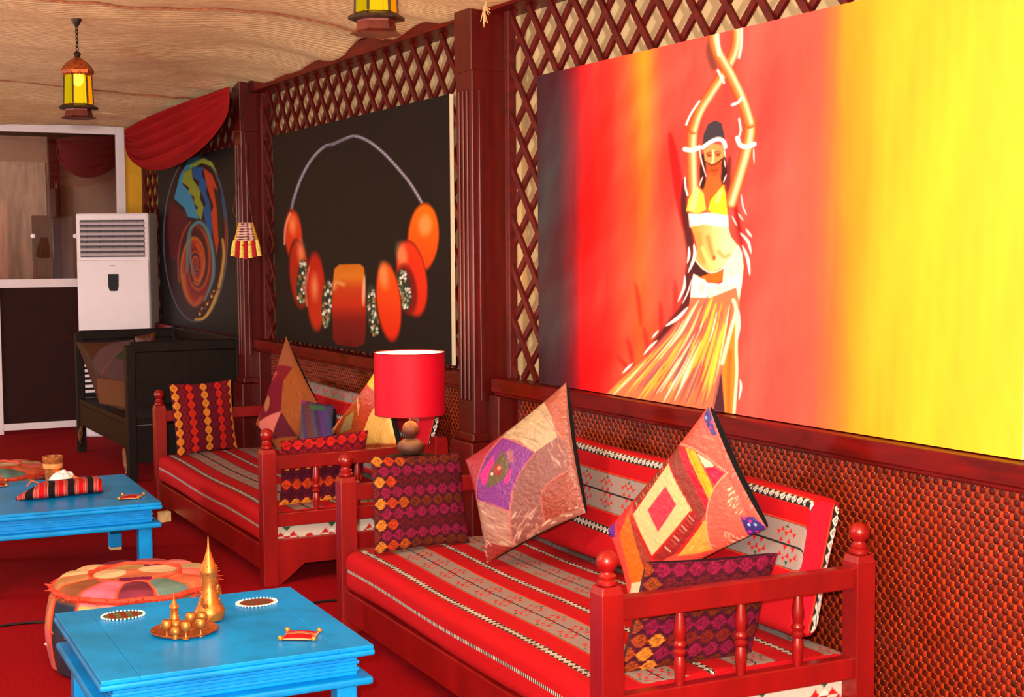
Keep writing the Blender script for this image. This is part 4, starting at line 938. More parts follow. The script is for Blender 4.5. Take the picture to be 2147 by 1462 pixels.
# ------------------------------------------------------------------ dark carved bench in the far corner
bn = thing('carved_bench', 'dark carved wooden bench with slatted arms in the far corner', 'bench', (-9.92, 2.42, 0))
bw, bd = .81, .36
for sx in (-1, 1):
    for sy, h in ((-1, .88), (1, .91)):
        x, y = sx*bw, sy*bd; MB().box(x-.03, x+.03, y-.03, y+.03, 0, h).build('leg', DARK, bn, bev=.005)
    x = sx*bw
    MB().box(x-.022, x+.022, -bd, bd, .83, .90).build('arm_top', DARK, bn, bev=.008)
    if sx > 0: MB().box(x-.004, x+.004, -bd+.03, bd-.03, .54, .84).build('arm_panel', DARK, bn)
    else: MB().box(x-.01, x+.01, -bd+.03, bd-.03, .665, .84).build('arm_panel', DARK, bn)
    for k in range(8 if sx > 0 else 12):
        z = .56+k*.036 if sx > 0 else .42+k*.0385
        MB().box(x-.012, x+.012, -bd+.03, bd-.03, z, z+.016).build('arm_slat', DARK, bn)
    MB().box(x-.015, x+.015, -.02, .02, .42, .84).build('arm_stile', DARK, bn)
    MB().box(x-.018, x+.018, -bd+.03, bd-.03, .50 if sx > 0 else .40, .545 if sx > 0 else .42).build('arm_rail', DARK, bn)
    if sx > 0: MB().box(x-.012, x+.012, -bd+.03, bd-.03, .12, .36).build('end_board', DARK, bn)
MB().box(-bw+.02, bw-.02, -bd-.02, bd, .36, .40).build('seat_plank', DARK, bn, bev=.006)
arch = [(-bw+.03, .36), (-bw+.03, .02)]+[(-bw+.03+.12*(1-math.cos(a))*1.1, .02+.19*math.sin(a)) for a in np.linspace(.1, PI/2, 7)]+[(bw-.03-.12*(1-math.cos(a))*1.1, .02+.19*math.sin(a)) for a in np.linspace(PI/2, .1, 7)]+[(bw-.03, .02), (bw-.03, .36)]
MB().prism(arch, -bd-.018, -bd+.008).build('front_apron', DARK, bn)
for sx in (-1, 1):
    MB().tube([(sx*(bw-.045), -bd-.022, .05), (sx*(bw-.07), -bd-.024, .13), (sx*(bw-.12), -bd-.022, .20)], [.012, .02, .012], 8).build('carved_bracket', mat('worn_wood', (112, 66, 36), .6, noise=.3, nscale=30), bn, smooth=True)
MB().box(-bw, bw, bd-.02, bd+.02, .83, .905).build('back_top', DARK, bn, bev=.006)
for k in range(12):
    x = -bw+.05+k*(2*bw-.1)/11; MB().box(x-.012, x+.012, bd-.012, bd+.012, .40, .86).build('back_slat', DARK, bn)
def p_e1(p, u, v):
    return dark_e1(p)*.62
def dark_e1(p):
    p.c[:] = (112, 62, 46); p.frame(140, 680, 8.123)
    p.poly([(120, 280), (700, 330), (540, 560), (460, 900), (300, 560)], (110, 56, 26)); p.poly([(700, 330), (1150, 260), (1080, 500), (760, 800), (600, 1080), (460, 900), (540, 560)], (132, 86, 84)); p.poly([(1090, 460), (1060, 880), (770, 810)], (70, 84, 56)); p.poly([(760, 820), (1060, 900), (1040, 1240), (600, 1090)], (126, 80, 80)); p.poly([(560, 1110), (1040, 1240), (1020, 1480), (560, 1360)], (160, 94, 52))
    p.stroke([(1140, 280), (900, 600), (620, 1050)], 40, (150, 90, 88)); wrinkle(p, [(900, 600), (1080, 500), (1060, 870), (800, 800)], 40, [(130, 130, 90), (40, 60, 40), (150, 120, 70)], 31, 26, 60, .9); p.stroke([(180, 330), (340, 610), (560, 1080)], 26, (100, 90, 60))
    return p.out()
K10 = [(208, 846), (268, 868), (281, 712), (158, 717)]
cushion('patchwork_cushion', 'dull pink and brown patchwork cushion in the corner of the dark bench', [at(*K10[0], x=-9.9), at(*K10[1], x=-9.72), at(*K10[2], x=-9.95), at(*K10[3], x=-10.15)], K10, p_e1, .06, 70, None, WOVEN)
def p_e2(p, u, v): p.c[:] = (80, 36, 16); p.c[(v.reshape(-1) < -.4)] = (90, 52, 46); return p.out()
K11 = [(283, 742), (330, 752), (328, 695), (283, 706)]
cushion('brown_cushion', 'rust brown cushion just below the air conditioner, behind the bench\'s near arm', [at(*q, x=-9.6) for q in K11], K11, p_e2, .05, 30)

# ------------------------------------------------------------------ air conditioner
ax_ = math.radians(-27); ac = thing('air_conditioner', 'tall white floor-standing air conditioner in the far corner', 'air conditioner', (0, 0, 0), ax_)
fl = at(159, 700, x=-11.2); fr = at(308, 700, x=-11.2); cy_ = (fl[1]+fr[1])/2
ac.location = (-11.46, cy_+.08, 0); AW, AD, AH = .29, .30, 1.79
MB().box(-AD, 0, -AW, AW, 0, AH).build('body', WHITE, ac, bev=.018)
MB().box(0, .012, -AW+.006, AW-.006, .08, 1.415).build('front_panel', WHITE, ac, bev=.006)
MB().box(-.004, .002, -AW+.035, AW-.035, 1.44, 1.735).build('grille_recess', mat('grille_dark', (54, 48, 50), .6), ac)
for k in range(7):
    z = 1.462+k*.041; MB().box(-.004, .014, -AW+.035, AW-.035, z-.008, z+.010, Matrix.Rotation(.5, 3, 'Y')).build('louvre', mat('louvre_grey', (190, 176, 180), .4), ac)
for k in range(5):
    y = -AW+.035+(k+.5)*(2*AW-.07)/5; MB().box(.0, .006, y-.004, y+.004, 1.44, 1.735).build('louvre_stay', mat('grille_dark', (54, 48, 50), .6), ac)
MB().prism([(-.04, 1.305), (.045, 1.305), (.042, 1.20), (.03, 1.17), (-.026, 1.17), (-.038, 1.20)], .012, .018, 'x').build('display', BLACKP, ac, bev=.003)
MB().box(.012, .0135, -.02, .02, 1.368, 1.376).build('badge', mat('badge_grey', (150, 140, 145), .4), ac)

# ------------------------------------------------------------------ blue tables
def table(name, corners, label, zt=.36, group='low blue tables'):
    c = sum(corners)/4; ex = (corners[1]-corners[0]+corners[2]-corners[3])/2; ey = (corners[3]-corners[0]+corners[2]-corners[1])/2
    a = math.atan2(ex[1], ex[0]); lx, ly = np.linalg.norm(ex[:2])/2, np.linalg.norm(ey[:2])/2
    t = thing(name, label, 'table', (c[0], c[1], 0), a, group)
    g = .0015; e = .10
    MB().box(-lx+.004, lx-.004, -ly+.004+e, ly-.004-e, zt-.012, zt).build('top_board', BLUE, t, bev=.002)
    for s in (-1, 1):
        x0, x1 = sorted((s*(ly-.004), s*(ly-e-.004+.0006))); MB().box(-lx+.004, lx-.004, x0, x1, zt-.012, zt).build('end_board', BLUE, t, bev=.002)
    MB().box(-lx, lx, -ly, ly, zt-.03, zt-.012).build('top_moulding', BLUE, t, bev=.007)
    i = .04
    MB().box(-lx+i, lx-i, -ly+i, ly-i, zt-.09, zt-.03).build('apron', BLUE, t, bev=.003)
    for z in (zt-.052, zt-.072): MB().box(-lx+i-.005, lx-i+.005, -ly+i-.005, ly-i+.005, z-.006, z+.004).build('apron_bead', BLUE, t, bev=.003)
    MB().box(-lx+.004, lx-.004, -ly+.004, ly-.004, zt-.113, zt-.09).build('lower_moulding', BLUE, t, bev=.008)
    for sx in (-1, 1):
        for sy in (-1, 1):
            x, y = sx*(lx-i-.03), sy*(ly-i-.03)
            lg = MB(); lg.box(x-.03, x+.03, y-.03, y+.03, .012, zt-.113); o = lg.build('leg', BLUE, t, bev=.006)
            MB().box(x-.027, x+.027, y-.027, y+.027, 0, .012).build('foot', CREAM, o)
    return t
T1c = [at(*p, z=.36) for p in ((112, 1284), (208, 1434), (786, 1350), (610, 1231))]
T1 = table('blue_table', T1c, 'low blue table in front holding the brass coffee set')
n2, f2 = at(340, 1053, z=.36), at(268, 998, z=.36); dd = np.array([-.02, -1, 0]); dd /= np.linalg.norm(dd); f2 = n2+(f2-n2)/np.linalg.norm(f2-n2)*.92
T2 = table('blue_table', [f2+dd*.80, n2+dd*.80, n2, f2], 'low blue table farther back holding the striped pouch', group='low blue tables')
ZT = .3605
# coffee set
tc = at(387, 1325, z=ZT); tray = thing('round_tray', 'round copper tray on the near blue table holding the small cups', 'tray', tc)
MB().lathe([(0, .0025), (.078, .0025), (.090, .007), (.095, .0105), (.097, .009), (.093, .004), (.082, 0), (0, 0)], 40).build('dish', COPPER, tray, smooth=True)
for k in range(10): a = k*2*PI/10; MB().sphere((.088*math.cos(a), .088*math.sin(a), .006), .0025, 8, 5).build('rim_stud', BRASS, tray, smooth=True)
def pot(name, label, c, k, kr=1):
    t = thing(name, label, 'coffee pot', c)
    pr = [(.030, 0), (.040, .004), (.046, .022), (.045, .034), (.037, .046), (.030, .062), (.024, .082), (.0205, .100), (.0200, .118), (.0225, .134), (.0245, .142)]
    MB().lathe([(r*k*kr, z*k) for r, z in pr], 28).build('body', BRASS, t, smooth=True)
    lid = MB().lathe([(r*k*kr, z*k) for r, z in [(.0250, .142), (.0270, .146), (.0265, .152), (.022, .165), (.016, .180), (.011, .194), (.008, .205), (.0055, .209), (.0062, .214), (.0035, .220), (.0025, .240), (.0008, .256), (0, .257)]], 24).build('lid', BRASS, t, smooth=True)
    for z, r in ((.055, .034), (.064, .030), (.086, .0245), (.105, .0215), (.113, .0210), (.121, .0215), (.158, .0255), (.166, .0220)):
        for a in (1.1, 1.1+PI/2, 1.1+PI, 1.1+1.5*PI):
            MB().sphere((r*k*kr*math.cos(a), r*k*kr*math.sin(a), z*k), .0027*k**.4, 8, 5).build('stud', BRASS, t, smooth=True)
    MB().tube([(.030*k, -.02*k, .052*k), (.052*k, -.034*k, .064*k), (.058*k, -.038*k, .085*k)], [.009*k, .006*k, .004*k], 8).build('spout', BRASS, t, smooth=True)
    MB().tube([(-.024*k, .018*k, .128*k), (-.046*k, .036*k, .124*k), (-.054*k, .042*k, .092*k), (-.036*k, .028*k, .052*k)], .0032*k, 8).build('handle', BRASS, t, smooth=True)
    return t
pot('coffee_pot', 'tall brass coffee pot with a spire lid behind the copper tray', at(440, 1301, z=ZT), 1.0)
pot('coffee_pot', 'small brass coffee pot with a pointed lid standing on the copper tray', at(366, 1316, z=ZT+.004), .40, 1.25)
GOB = [(.011, 0), (.011, .002), (.004, .005), (.0028, .010), (.0028, .018), (.006, .021), (.012, .026), (.0148, .034), (.0150, .040), (.0132, .047), (.0100, .051), (.0090, .0505), (.0125, .041), (.011, .031), (0, .028)]
gl = ['brass goblet at the front left of the copper tray', 'brass goblet at the front centre of the copper tray', 'brass goblet at the front right of the copper tray', 'brass goblet at the back of the tray, touching the tall pot', 'brass goblet in the middle of the tray, behind the others']
gp = [(350, 1337), (390, 1340), (421, 1334), (424, 1320), (400, 1321)]
gm = MB().lathe(GOB, 20).mesh('goblet', BRASS, True)
for q, l in zip(gp, gl): tag(put('brass_goblet', gm, loc=at(*q, z=ZT+.0035)), l, 'goblet', 'goblets on the copper tray')
bm_ = MB().lathe([(.009, 0), (.0095, .003), (.009, .012), (.0140, .016), (.0155, .022), (.0135, .030), (.0085, .034), (0, .036)], 20).mesh('brass_cup', BRASS, True)
tag(put('brass_cup', bm_, loc=at(368, 1340, z=ZT+.0035)), 'squat stemless brass cup between two goblets at the tray\'s front', 'cup', 'cups on the copper tray')
tag(put('brass_cup', bm_, loc=at(369, 1325, z=ZT+.0035)), 'squat brass cup in front of the small coffee pot', 'cup', 'cups on the copper tray')
# coasters
def coaster(c, label, cols, rimc, rot):
    t = thing('beaded_coaster', label, 'coaster', c, rot, 'coasters on the near blue table'); r = .0615; n = 48
    R = np.linspace(0, 1, 26)[:, None]; A_ = np.linspace(0, 2*PI, n, endpoint=False)[None, :]
    X = r*R*np.cos(A_); Y = r*.82*R*np.sin(A_); Z = .003+.0*X
    Z = .0045-.003*R**6+0*X
    s = ((X+r)/(2*r)*7).astype(int) % 2; q = ((Y+r)/(2*r)*9).astype(int) % 2
    col = np.where(s[..., None] == 0, np.array(cols[0], float), np.array(cols[1], float)); col = np.where((q[..., None] == 0), col*.82, col); col = np.where((R+0*X)[..., None] > .87, np.array(cols[2], float), col)
    put('woven_disc', grid_mesh('woven_disc', np.stack([X, Y, Z], -1), col, WOVEN, True, True), t)
    b = MB()
    for k in range(34): a = 2*PI*k/34; b.sphere(((r+.002)*math.cos(a), (r*.82+.002)*math.sin(a), .003), .0034, 6, 4)
    tag(b.build('bead_rim', rimc, t, smooth=True), kind='stuff')
PEARL = mat('white_bead', (236, 232, 226), .25)
coaster(at(258, 1292, z=ZT), 'beaded coaster with green ground and red stripes at the table\'s left', ((96, 104, 62), (130, 40, 30), (40, 96, 50)), PEARL, PI/2)
coaster(at(538, 1265, z=ZT), 'beaded coaster with brown stripes and a white rim at the table\'s back right', ((104, 76, 48), (128, 52, 36), (226, 218, 208)), PEARL, PI/2)
def trinket(c4, z, label, group='little red corner-beaded mats'):
    c = sum(c4)/4; t = thing('tiny_mat', label, 'ornament', c, 0, group)
    n = 30; a = np.linspace(0, 1, n)[:, None]+np.zeros((1, n)); b = np.linspace(0, 1, n)[None, :]+np.zeros((n, 1))
    B = c4[0]*((1-a)*(1-b))[..., None]+c4[1]*(a*(1-b))[..., None]+c4[2]*(a*b)[..., None]+c4[3]*((1-a)*b)[..., None]-c
    B[..., 2] = .003+.010*(np.sin(PI*a)*np.sin(PI*b))**.5+.0
    q = (np.abs(b-.5) < .10)[..., None]; col = np.where(q, np.array([214., 150, 110]), np.array([168., 12, 24])); col = np.where((np.abs(b-.5) < .03)[..., None], np.array([120., 40, 40]), col); ed = (np.minimum(np.minimum(a, 1-a), np.minimum(b, 1-b)) < .05)[..., None]; col = np.where(ed, np.array([226., 150, 120]), col)
    put('padded_cover', grid_mesh('padded_cover', B, col, WOVEN), t)
    put('underside', grid_mesh('underside', np.stack([B[..., 0], B[..., 1], 0*B[..., 2]+.0005], -1)[::6, ::6], None, MATS['maroon_cotton'], True, flip=True), t)
    for p in c4: MB().sphere(tuple(p-c+np.array([0, 0, .0075])), .0078, 12, 8).build('corner_bead', GOLDB, t, smooth=True)
trinket([at(*p, z=ZT) for p in ((588, 1344), (658, 1345), (670, 1327), (603, 1326))], ZT, 'tiny red padded mat with gold corner beads at the near table\'s right front')
trinket([at(*p, z=ZT) for p in ((250, 1049), (290, 1047), (302, 1039), (257, 1040))], ZT, 'tiny red padded mat with gold corner beads near the farther table\'s corner')
trinket([at(*p, z=ZT) for p in ((-30, 1024), (14, 1021), (12, 1010), (-28, 1012))], ZT, 'tiny red padded mat with gold corner beads at the left picture edge')

# striped pouch lying on the far table
def pouch():
    A0, A1 = at(34, 1050, z=ZT), at(212, 1030, z=ZT)
    ax = A1-A0; L = np.linalg.norm(ax); t = thing('striped_pouch', 'red and black striped woven tissue pouch on the farther blue table', 'pouch', (A0+A1)/2, math.atan2(ax[1], ax[0]))
    nu, nv = 130, 40; s = np.linspace(0, 1, nu)[:, None]; a = np.linspace(0, 2*PI, nv, endpoint=False)[None, :]
    w = .085*np.clip(s*3.2, .06, 1)**.8+0*a; h = .034*np.clip(s*3, .1, 1)**.6*np.where(s > .97, .8, 1)+0*a
    ca, sa = np.cos(a), np.sin(a); sq = lambda q: np.sign(q)*np.abs(q)**.75
    X = (s-.5)*L+0*a+.03*ca*(s > .1); Y = w*sq(ca); Z = h*(1+sq(sa))+.001
    q = ((s*4.35+.33) % 1)+0*a; pal = [(0, 'k'), (.27, 'p'), (.31, 'd'), (.35, 'p'), (.40, 'd'), (.44, 'p'), (.48, 'r'), (.72, 'p'), (.76, 'd'), (.80, 'p'), (.84, 'd'), (.88, 'p'), (.92, 'k')]
    cm = dict(k=(26, 18, 22), p=(206, 104, 96), d=(130, 20, 30), r=(196, 6, 22)); col = np.zeros(X.shape+(3,))
    for e, k in pal: col[q >= e] = cm[k]
    put('woven_body', grid_mesh('woven_body', np.stack([X, Y, Z], -1), col, WOVEN, True, True), t)
    for e in (0, -1):
        b = MB(); v = [tuple(np.stack([X, Y, Z], -1)[e, k]) for k in range(nv)]; b.add(v, [tuple(range(nv))]); b.build('end_flap', BLACKC, t)
    for f in (.24, .74): MB().tube([((f-.5)*L-.02, .075, .045), ((f-.5)*L, .07, .072), ((f-.5)*L+.03, .06, .058)], .004, 6).build('orange_tie', mat('orange_yarn', (206, 96, 24), .8), t, smooth=True)
pouch()
# tissue
tp = at(126, 1021, z=ZT+.002); n = 26
u = np.linspace(-1, 1, n)[:, None]+np.zeros((1, n)); v = np.linspace(-1, 1, n)[None, :]+np.zeros((n, 1))
Zt = .075*np.clip(1-(u*u+v*v)*.62, 0, 1)**.7+.012*fbm(u*1.3, v*1.3, 8)*np.clip(1.3-np.hypot(u, v), 0, 1)
o = put('paper_tissue', grid_mesh('paper_tissue', np.stack([.055*u*(1+.2*v), .062*v*(1-.15*u), np.maximum(Zt, .0005)], -1), None, mat('tissue_paper', (238, 234, 238), .9)), loc=tp+np.array([.0, .015, 0]))
o.modifiers.new('thick', 'SOLIDIFY').thickness = .001
tag(o, 'crumpled white paper tissue pulled out behind the striped pouch', 'tissue')
# amber tumbler
jp = at(112, 1011, z=ZT); jar = thing('wooden_tumbler', 'brown wooden tumbler with an orange window behind the striped pouch', 'cup', jp)
MB().lathe([(0, .0), (.030, 0), (.036, .01), (.040, .06), (.0455, .095), (.0455, .102), (.049, .106), (.049, .126), (.044, .127), (.043, .105), (.036, .03), (0, .012)], 28).build('bowl', mat('amber_wood', (156, 88, 36), .35, noise=.25, nscale=40), jar, smooth=True)
MB().lathe([(.0462, .070), (.0478, .084), (.0470, .092)], 28).build('bead_band', mat('pale_band', (220, 150, 80), .4), jar, smooth=True)
cdir = Vector(tuple(EYEV-jp)).normalized(); a0 = math.atan2(cdir.y, cdir.x)+.55
MB().sphere((.030*math.cos(a0), .030*math.sin(a0), .055), .020, 12, 8, .8).build('orange_window', mat('orange_glass', (224, 92, 10), .2), jar, smooth=True)

# ------------------------------------------------------------------ patchwork poufs
PCOL = [(106, 24, 60), (200, 166, 124), (204, 168, 126), (178, 128, 84), (132, 78, 50), (216, 100, 126), (112, 40, 62), (94, 124, 118), (204, 100, 66), (206, 104, 92), (178, 156, 116), (212, 116, 112), (150, 72, 84)]
SCOL = [(34, 50, 72), (214, 104, 120), (184, 172, 100), (50, 40, 60), (206, 90, 60), (40, 66, 84), (190, 120, 90), (120, 40, 60)]
RIB = mat('orange_ribbon', (200, 62, 36), .7, noise=.15, nscale=50)
def pouf(c, r, h, label, rot, seed):
    t = thing('patchwork_pouf', label, 'pouf', c, rot, 'round patchwork poufs'); rr = random.Random(seed)
    na = 180
    prof = [(0, h+.02)]+[(r*f, h+.02*(1-f*f)) for f in np.linspace(.03, .9, 46)]+[(r*(.9+.1*math.sin(a)), h-.03*(1-math.cos(a))) for a in np.linspace(.3, PI/2, 6)]+[(r*(1.0+.07*math.sin(PI*f)), (h-.03)*(1-f)) for f in np.linspace(.05, .96, 40)]+[(r*.96, .001), (0, .001)]
    A_ = np.linspace(0, 2*PI, na, endpoint=False)[None, :]; pr = np.array(prof); R = pr[:, 0][:, None]; Z0 = pr[:, 1][:, None]
    npch = 13; ia = np.floor(A_/(2*PI)*npch).astype(int)+0*R.astype(int); fa = (A_/(2*PI)*npch) % 1+0*R
    top = Z0 > h-.032; inn = top & (R < .56*r)
    puff = np.sin(PI*fa)**.5*.008
    RR = R+np.where(top | (R == 0), 0, puff); ZZ = Z0+np.where(top & ~inn & (R > .1*r), puff*1.2, 0)*np.clip((r-R)/.02, 0, 1)
    X = RR*np.cos(A_); Y = RR*np.sin(A_); ZZ = ZZ+0*A_
    pal = np.array(PCOL, float); c1 = pal[ia % npch]; p2 = np.array(SCOL, float); c2 = p2[(ia*2+3*(Z0 < h*.5).astype(int)) % len(SCOL)]
    col = np.where(top[..., None]+0*ia[..., None] > 0, c1, c2)
    xi, yi = -Y/(.56*r), X/(.56*r)
    ic = np.tile(np.array([192., 104, 70]), X.shape+(1,)); ic[(np.abs(xi) < .4) & (yi > .35)] = (172, 140, 88); ic[(np.abs(xi) < .35) & (yi < -.5)] = (112, 14, 70); ic[(xi > .2) & (yi > .6)] = (96, 14, 60); ic[((xi+.55)/.36)**2+((yi-.05)/.46)**2 < 1] = (214, 184, 144); ic[((xi-.5)/.42)**2+((yi-.25)/.42)**2 < 1] = (212, 186, 150)
    ic = ic*(1+.1*np.sin(X*300)*np.sin(Y*260))[..., None]
    col = np.where((inn+0*ia > 0)[..., None], ic, col)
    tex = fbm(X*9, Y*9+ZZ*9, seed)[..., None]; col = col*(1+.16*tex)
    col = np.where(((fa < .05) | (fa > .95))[..., None] & ~(inn+0*ia > 0)[..., None], np.array([220., 80, 44]), col)
    put('patched_cover', grid_mesh('patched_cover', np.stack([X, Y, ZZ], -1), col, WOVEN, True, True, flip=True), t)
    for q, z, w in ((.56*r, h+.016, .009), (r*.995, h-.018, .011), (r*1.06, h*.5, .009)):
        MB().tube([((q+.003*math.sin(k*5))*math.cos(2*PI*k/90), (q+.003*math.sin(k*5))*math.sin(2*PI*k/90), z+.002*math.sin(k*7)) for k in range(90)], w, 6, True).build('ribbon', RIB, t, smooth=True)
    fr = MB()
    for k in range(70):
        a = 2*PI*k/70+rr.uniform(-.03, .03); x, y = r*1.0*math.cos(a), r*1.0*math.sin(a); l = rr.uniform(.012, .028); fr.tube([(x, y, h-.018), (x*(1+l/r), y*(1+l/r), h-.016+rr.uniform(-.015, .012))], [.004, .0012], 4)
    tag(fr.build('fringe', RIB, t), kind='stuff')
    mir = MB()
    for k in range(16):
        a = 2*PI*(k+.5)/13; z = h*rr.choice((.3, .72)); rad = r*(1+.07*math.sin(PI*(1-z/h)))+.009
        mir.sphere((rad*math.cos(a), rad*math.sin(a), z), .007, 8, 5)
    tag(mir.build('mirror_discs', mat('mirror_glass', (236, 240, 244), .1, .9), t, smooth=True), kind='stuff')
    return t
pouf((-5.06, 1.145, 0), .285, .30, 'round patchwork pouf with orange ribbons behind the near blue table', math.atan2(-1.115, 5.0)-PI, 3)
pc = at(0, 985, z=.30); pouf((pc[0]-.05, pc[1]-.07, 0), .33, .30, 'round patchwork pouf at the left edge behind the farther blue table', math.atan2(-pc[1], -pc[0])-PI, 8)

# ------------------------------------------------------------------ side table and lamp between the sofas
lc = at(861, 955, y=2.40)
st = thing('lamp_stand', 'small dark stand under the red lamp between the two sofas', 'stand', (lc[0], lc[1], 0))
hz = float(lc[2])-.002
MB().lathe([(0, hz-.022), (.098, hz-.022), (.104, hz-.012), (.100, hz), (0, hz)], 28).build('stand_top', DARK, st, smooth=True)
MB().lathe([(.022, .04), (.03, .10), (.02, .2), (.026, .34), (.02, .46), (.034, hz-.022)], 16).build('pedestal', DARK, st, smooth=True)
MB().lathe([(0, 0), (.11, 0), (.11, .016), (.05, .036), (.022, .05)], 24).build('stand_foot', DARK, st, smooth=True)
lp = thing('table_lamp', 'table lamp with red drum shade on stacked brown stones', 'lamp', (lc[0], lc[1], hz+.001))
MB().sphere((0, 0, .038), .058, 24, 14, .64).build('stone', STONE, lp, smooth=True)
MB().sphere((.002, 0, .112), .036, 20, 12, 1.0).build('stone', mat('rust_stone', (78, 36, 20), .6, noise=.2, nscale=60), lp, smooth=True)
MB().lathe([(.008, .070), (.008, .082)], 10).build('spacer', mat('chrome', (220, 220, 220), .1, 1), lp)
MB().lathe([(.006, .144), (.006, .21), (.014, .214), (.014, .25)], 12).build('stem', MATS['chrome'], lp, smooth=True)
rs, z0, z1 = .150, .178, .437
def shade_mat():
    m = bpy.data.materials.new('red_shade'); m.use_nodes = True; nt = m.node_tree; N = nt.nodes
    b = N['Principled BSDF']; b.inputs['Base Color'].default_value = L4((214, 0, 50)); b.inputs['Roughness'].default_value = .6
    t = N.new('ShaderNodeBsdfTranslucent'); t.inputs[0].default_value = L4((230, 10, 40)); a = N.new('ShaderNodeMixShader'); a.inputs[0].default_value = .45
    nt.links.new(b.outputs[0], a.inputs[1]); nt.links.new(t.outputs[0], a.inputs[2]); nt.links.new(a.outputs[0], N['Material Output'].inputs[0]); return m
n = 56
def tube_wall(r0, r1): return MB().lathe([(r0, z0), (r1, z1)], n)
b = MB(); ang = [2*PI*k/n for k in range(n)]
b.add([(rs*math.cos(a), rs*math.sin(a), z) for z in (z0, z1) for a in ang], [(k, (k+1) % n, n+(k+1) % n, n+k) for k in range(n)]); sho = b.build('lamp_shade', shade_mat(), lp, smooth=True)
b = MB(); b.add([((rs-.004)*math.cos(a), (rs-.004)*math.sin(a), z) for z in (z0+.001, z1-.001) for a in ang], [(k, n+k, n+(k+1) % n, (k+1) % n) for k in range(n)]); b.build('shade_lining', mat('white_lining', (246, 226, 196), .8), sho, smooth=True)
for z in (z0, z1): MB().tube([((rs-.002)*math.cos(a), (rs-.002)*math.sin(a), z) for a in ang], .003, 6, True).build('shade_ring', mat('rim_red', (150, 8, 20), .6), sho, smooth=True)
for k in range(3): a = k*2*PI/3+.4; MB().tube([(.014*math.cos(a), .014*math.sin(a), .24), ((rs-.004)*math.cos(a), (rs-.004)*math.sin(a), .24)], .0015, 5).build('shade_spoke', MATS['chrome'], sho)
bu = MB().sphere((0, 0, .285), .03, 14, 10, 1.2).build('bulb', emit('warm_bulb', (255, 206, 130), 18), lp, smooth=True)
lamp('table_lamp_light', 'POINT', (lc[0], lc[1], hz+.35), 9, (1, .66, .32), .03)

# ------------------------------------------------------------------ lanterns
YG, OG, GG = lit_glass('yellow_lit_glass', (255, 206, 26), 1.25, .5), lit_glass('orange_lit_glass', (255, 140, 0), 1.4, .4), lit_glass('olive_lit_glass', (214, 190, 10), 1.0, .4)
def lantern(base, ztop, label, rot, pts, light):
    """base = centre of the bottom plate"""
    t = thing('hanging_lantern', label, 'lantern', base, rot, 'metal lanterns hanging from the ceiling'); top = ztop-base[2]
    def hexa(r, z, tw=0): return [(r*math.cos(PI/3*k+PI/6+tw), r*math.sin(PI/3*k+PI/6+tw), z) for k in range(6)]
    def loft(rings, name, m, sm=False):
        b = MB(); v = []
        for r, z in rings: v += hexa(r, z)
        f = [(j*6+i, j*6+(i+1) % 6, (j+1)*6+(i+1) % 6, (j+1)*6+i) for j in range(len(rings)-1) for i in range(6)]+[tuple(range(5, -1, -1)), tuple((len(rings)-1)*6+i for i in range(6))]
        b.add(v, f); return b.build(name, m, t, smooth=sm)
    loft([(.086, -.052), (.066, -.040), (.060, -.014), (.062, -.006)], 'foot', mat('lantern_rust', (92, 30, 16), .5, .3, noise=.2))
    loft([(.088, -.008), (.092, -.004), (.090, .004), (.076, .012), (.070, .016)], 'base_plate', IRON)
    rb, rt, z0, z1 = .068, .062, .018, .158
    lo, hi = hexa(rb, z0), hexa(rt, z1); cols = [YG, GG, OG, YG, GG, OG]
    for k in range(6):
        a, b_, c, d = [Vector(q) for q in (lo[k], lo[(k+1) % 6], hi[(k+1) % 6], hi[k])]
        nrm = (b_-a).cross(d-a).normalized(); q = MB(); ins = .06
        f = lambda p, r_: p*(1-ins)+r_*ins
        a2, b2, c2, d2 = f(a, b_), f(b_, a), f(c, d), f(d, c)
        v = [a2, b2, c2, d2]+[p-nrm*.002 for p in (a2, b2, c2, d2)]
        q.add(v, [(0, 1, 2, 3), (7, 6, 5, 4), (0, 4, 5, 1), (1, 5, 6, 2), (2, 6, 7, 3), (3, 7, 4, 0)]); q.build('glass_pane', pts[k], t)
        MB().tube([a, d], .0045, 6).build('corner_bar', IRON, t)
        # pierced scallops round the head of each pane
        g = MB()
        for j in range(4):
            p0 = d*(1-(j+.5)/4)+c*((j+.5)/4); g.sphere(tuple(p0*1.02+Vector((0, 0, -.004))), .0075, 7, 5)
        g.build('scalloped_fringe', mat('lantern_copper', (150, 74, 30), .4, .6, noise=.3, nscale=80), t, smooth=True)
    loft([(.066, .156), (.074, .160), (.076, .176), (.066, .196), (.048, .214), (.028, .228), (.016, .236)], 'dome', MATS['lantern_copper'])
    MB().lathe([(.015, .234), (.012, .244), (.018, .252), (.012, .262), (.006, .268)], 12).build('crown', IRON, t, smooth=True)
    ch = MB(); n = max(2, int((top-.268)/.02))
    for k in range(n):
        z = .268+(k+.5)*(top-.268-.02)/n; w = Matrix.Rotation((k % 2)*PI/2, 3, 'Z'); ch.tube([w @ Vector((.006*math.cos(q), 0, .014*math.sin(q)))+Vector((0, 0, z)) for q in np.linspace(0, 2*PI, 9)[:-1]], .0028, 5, True)
    ch.build('chain', IRON, t)
    MB().lathe([(.008, top-.045), (.022, top-.02), (.026, top-.003), (.0, top)], 14).build('ceiling_rose', IRON, t, smooth=True)
    MB().sphere((0, 0, .135), .026, 12, 9, 1.3).build('bulb', emit('lantern_bulb', (255, 240, 190), 22), t, smooth=True)
    if light: lamp('lantern_light', 'POINT', (base[0], base[1], base[2]+.125), light, (1, .72, .3), .02)
b1_ = at(165, 226, x=-7.0); az = math.atan2(-b1_[1], -b1_[0])
P1 = [GG, YG, OG, OG, GG, YG]
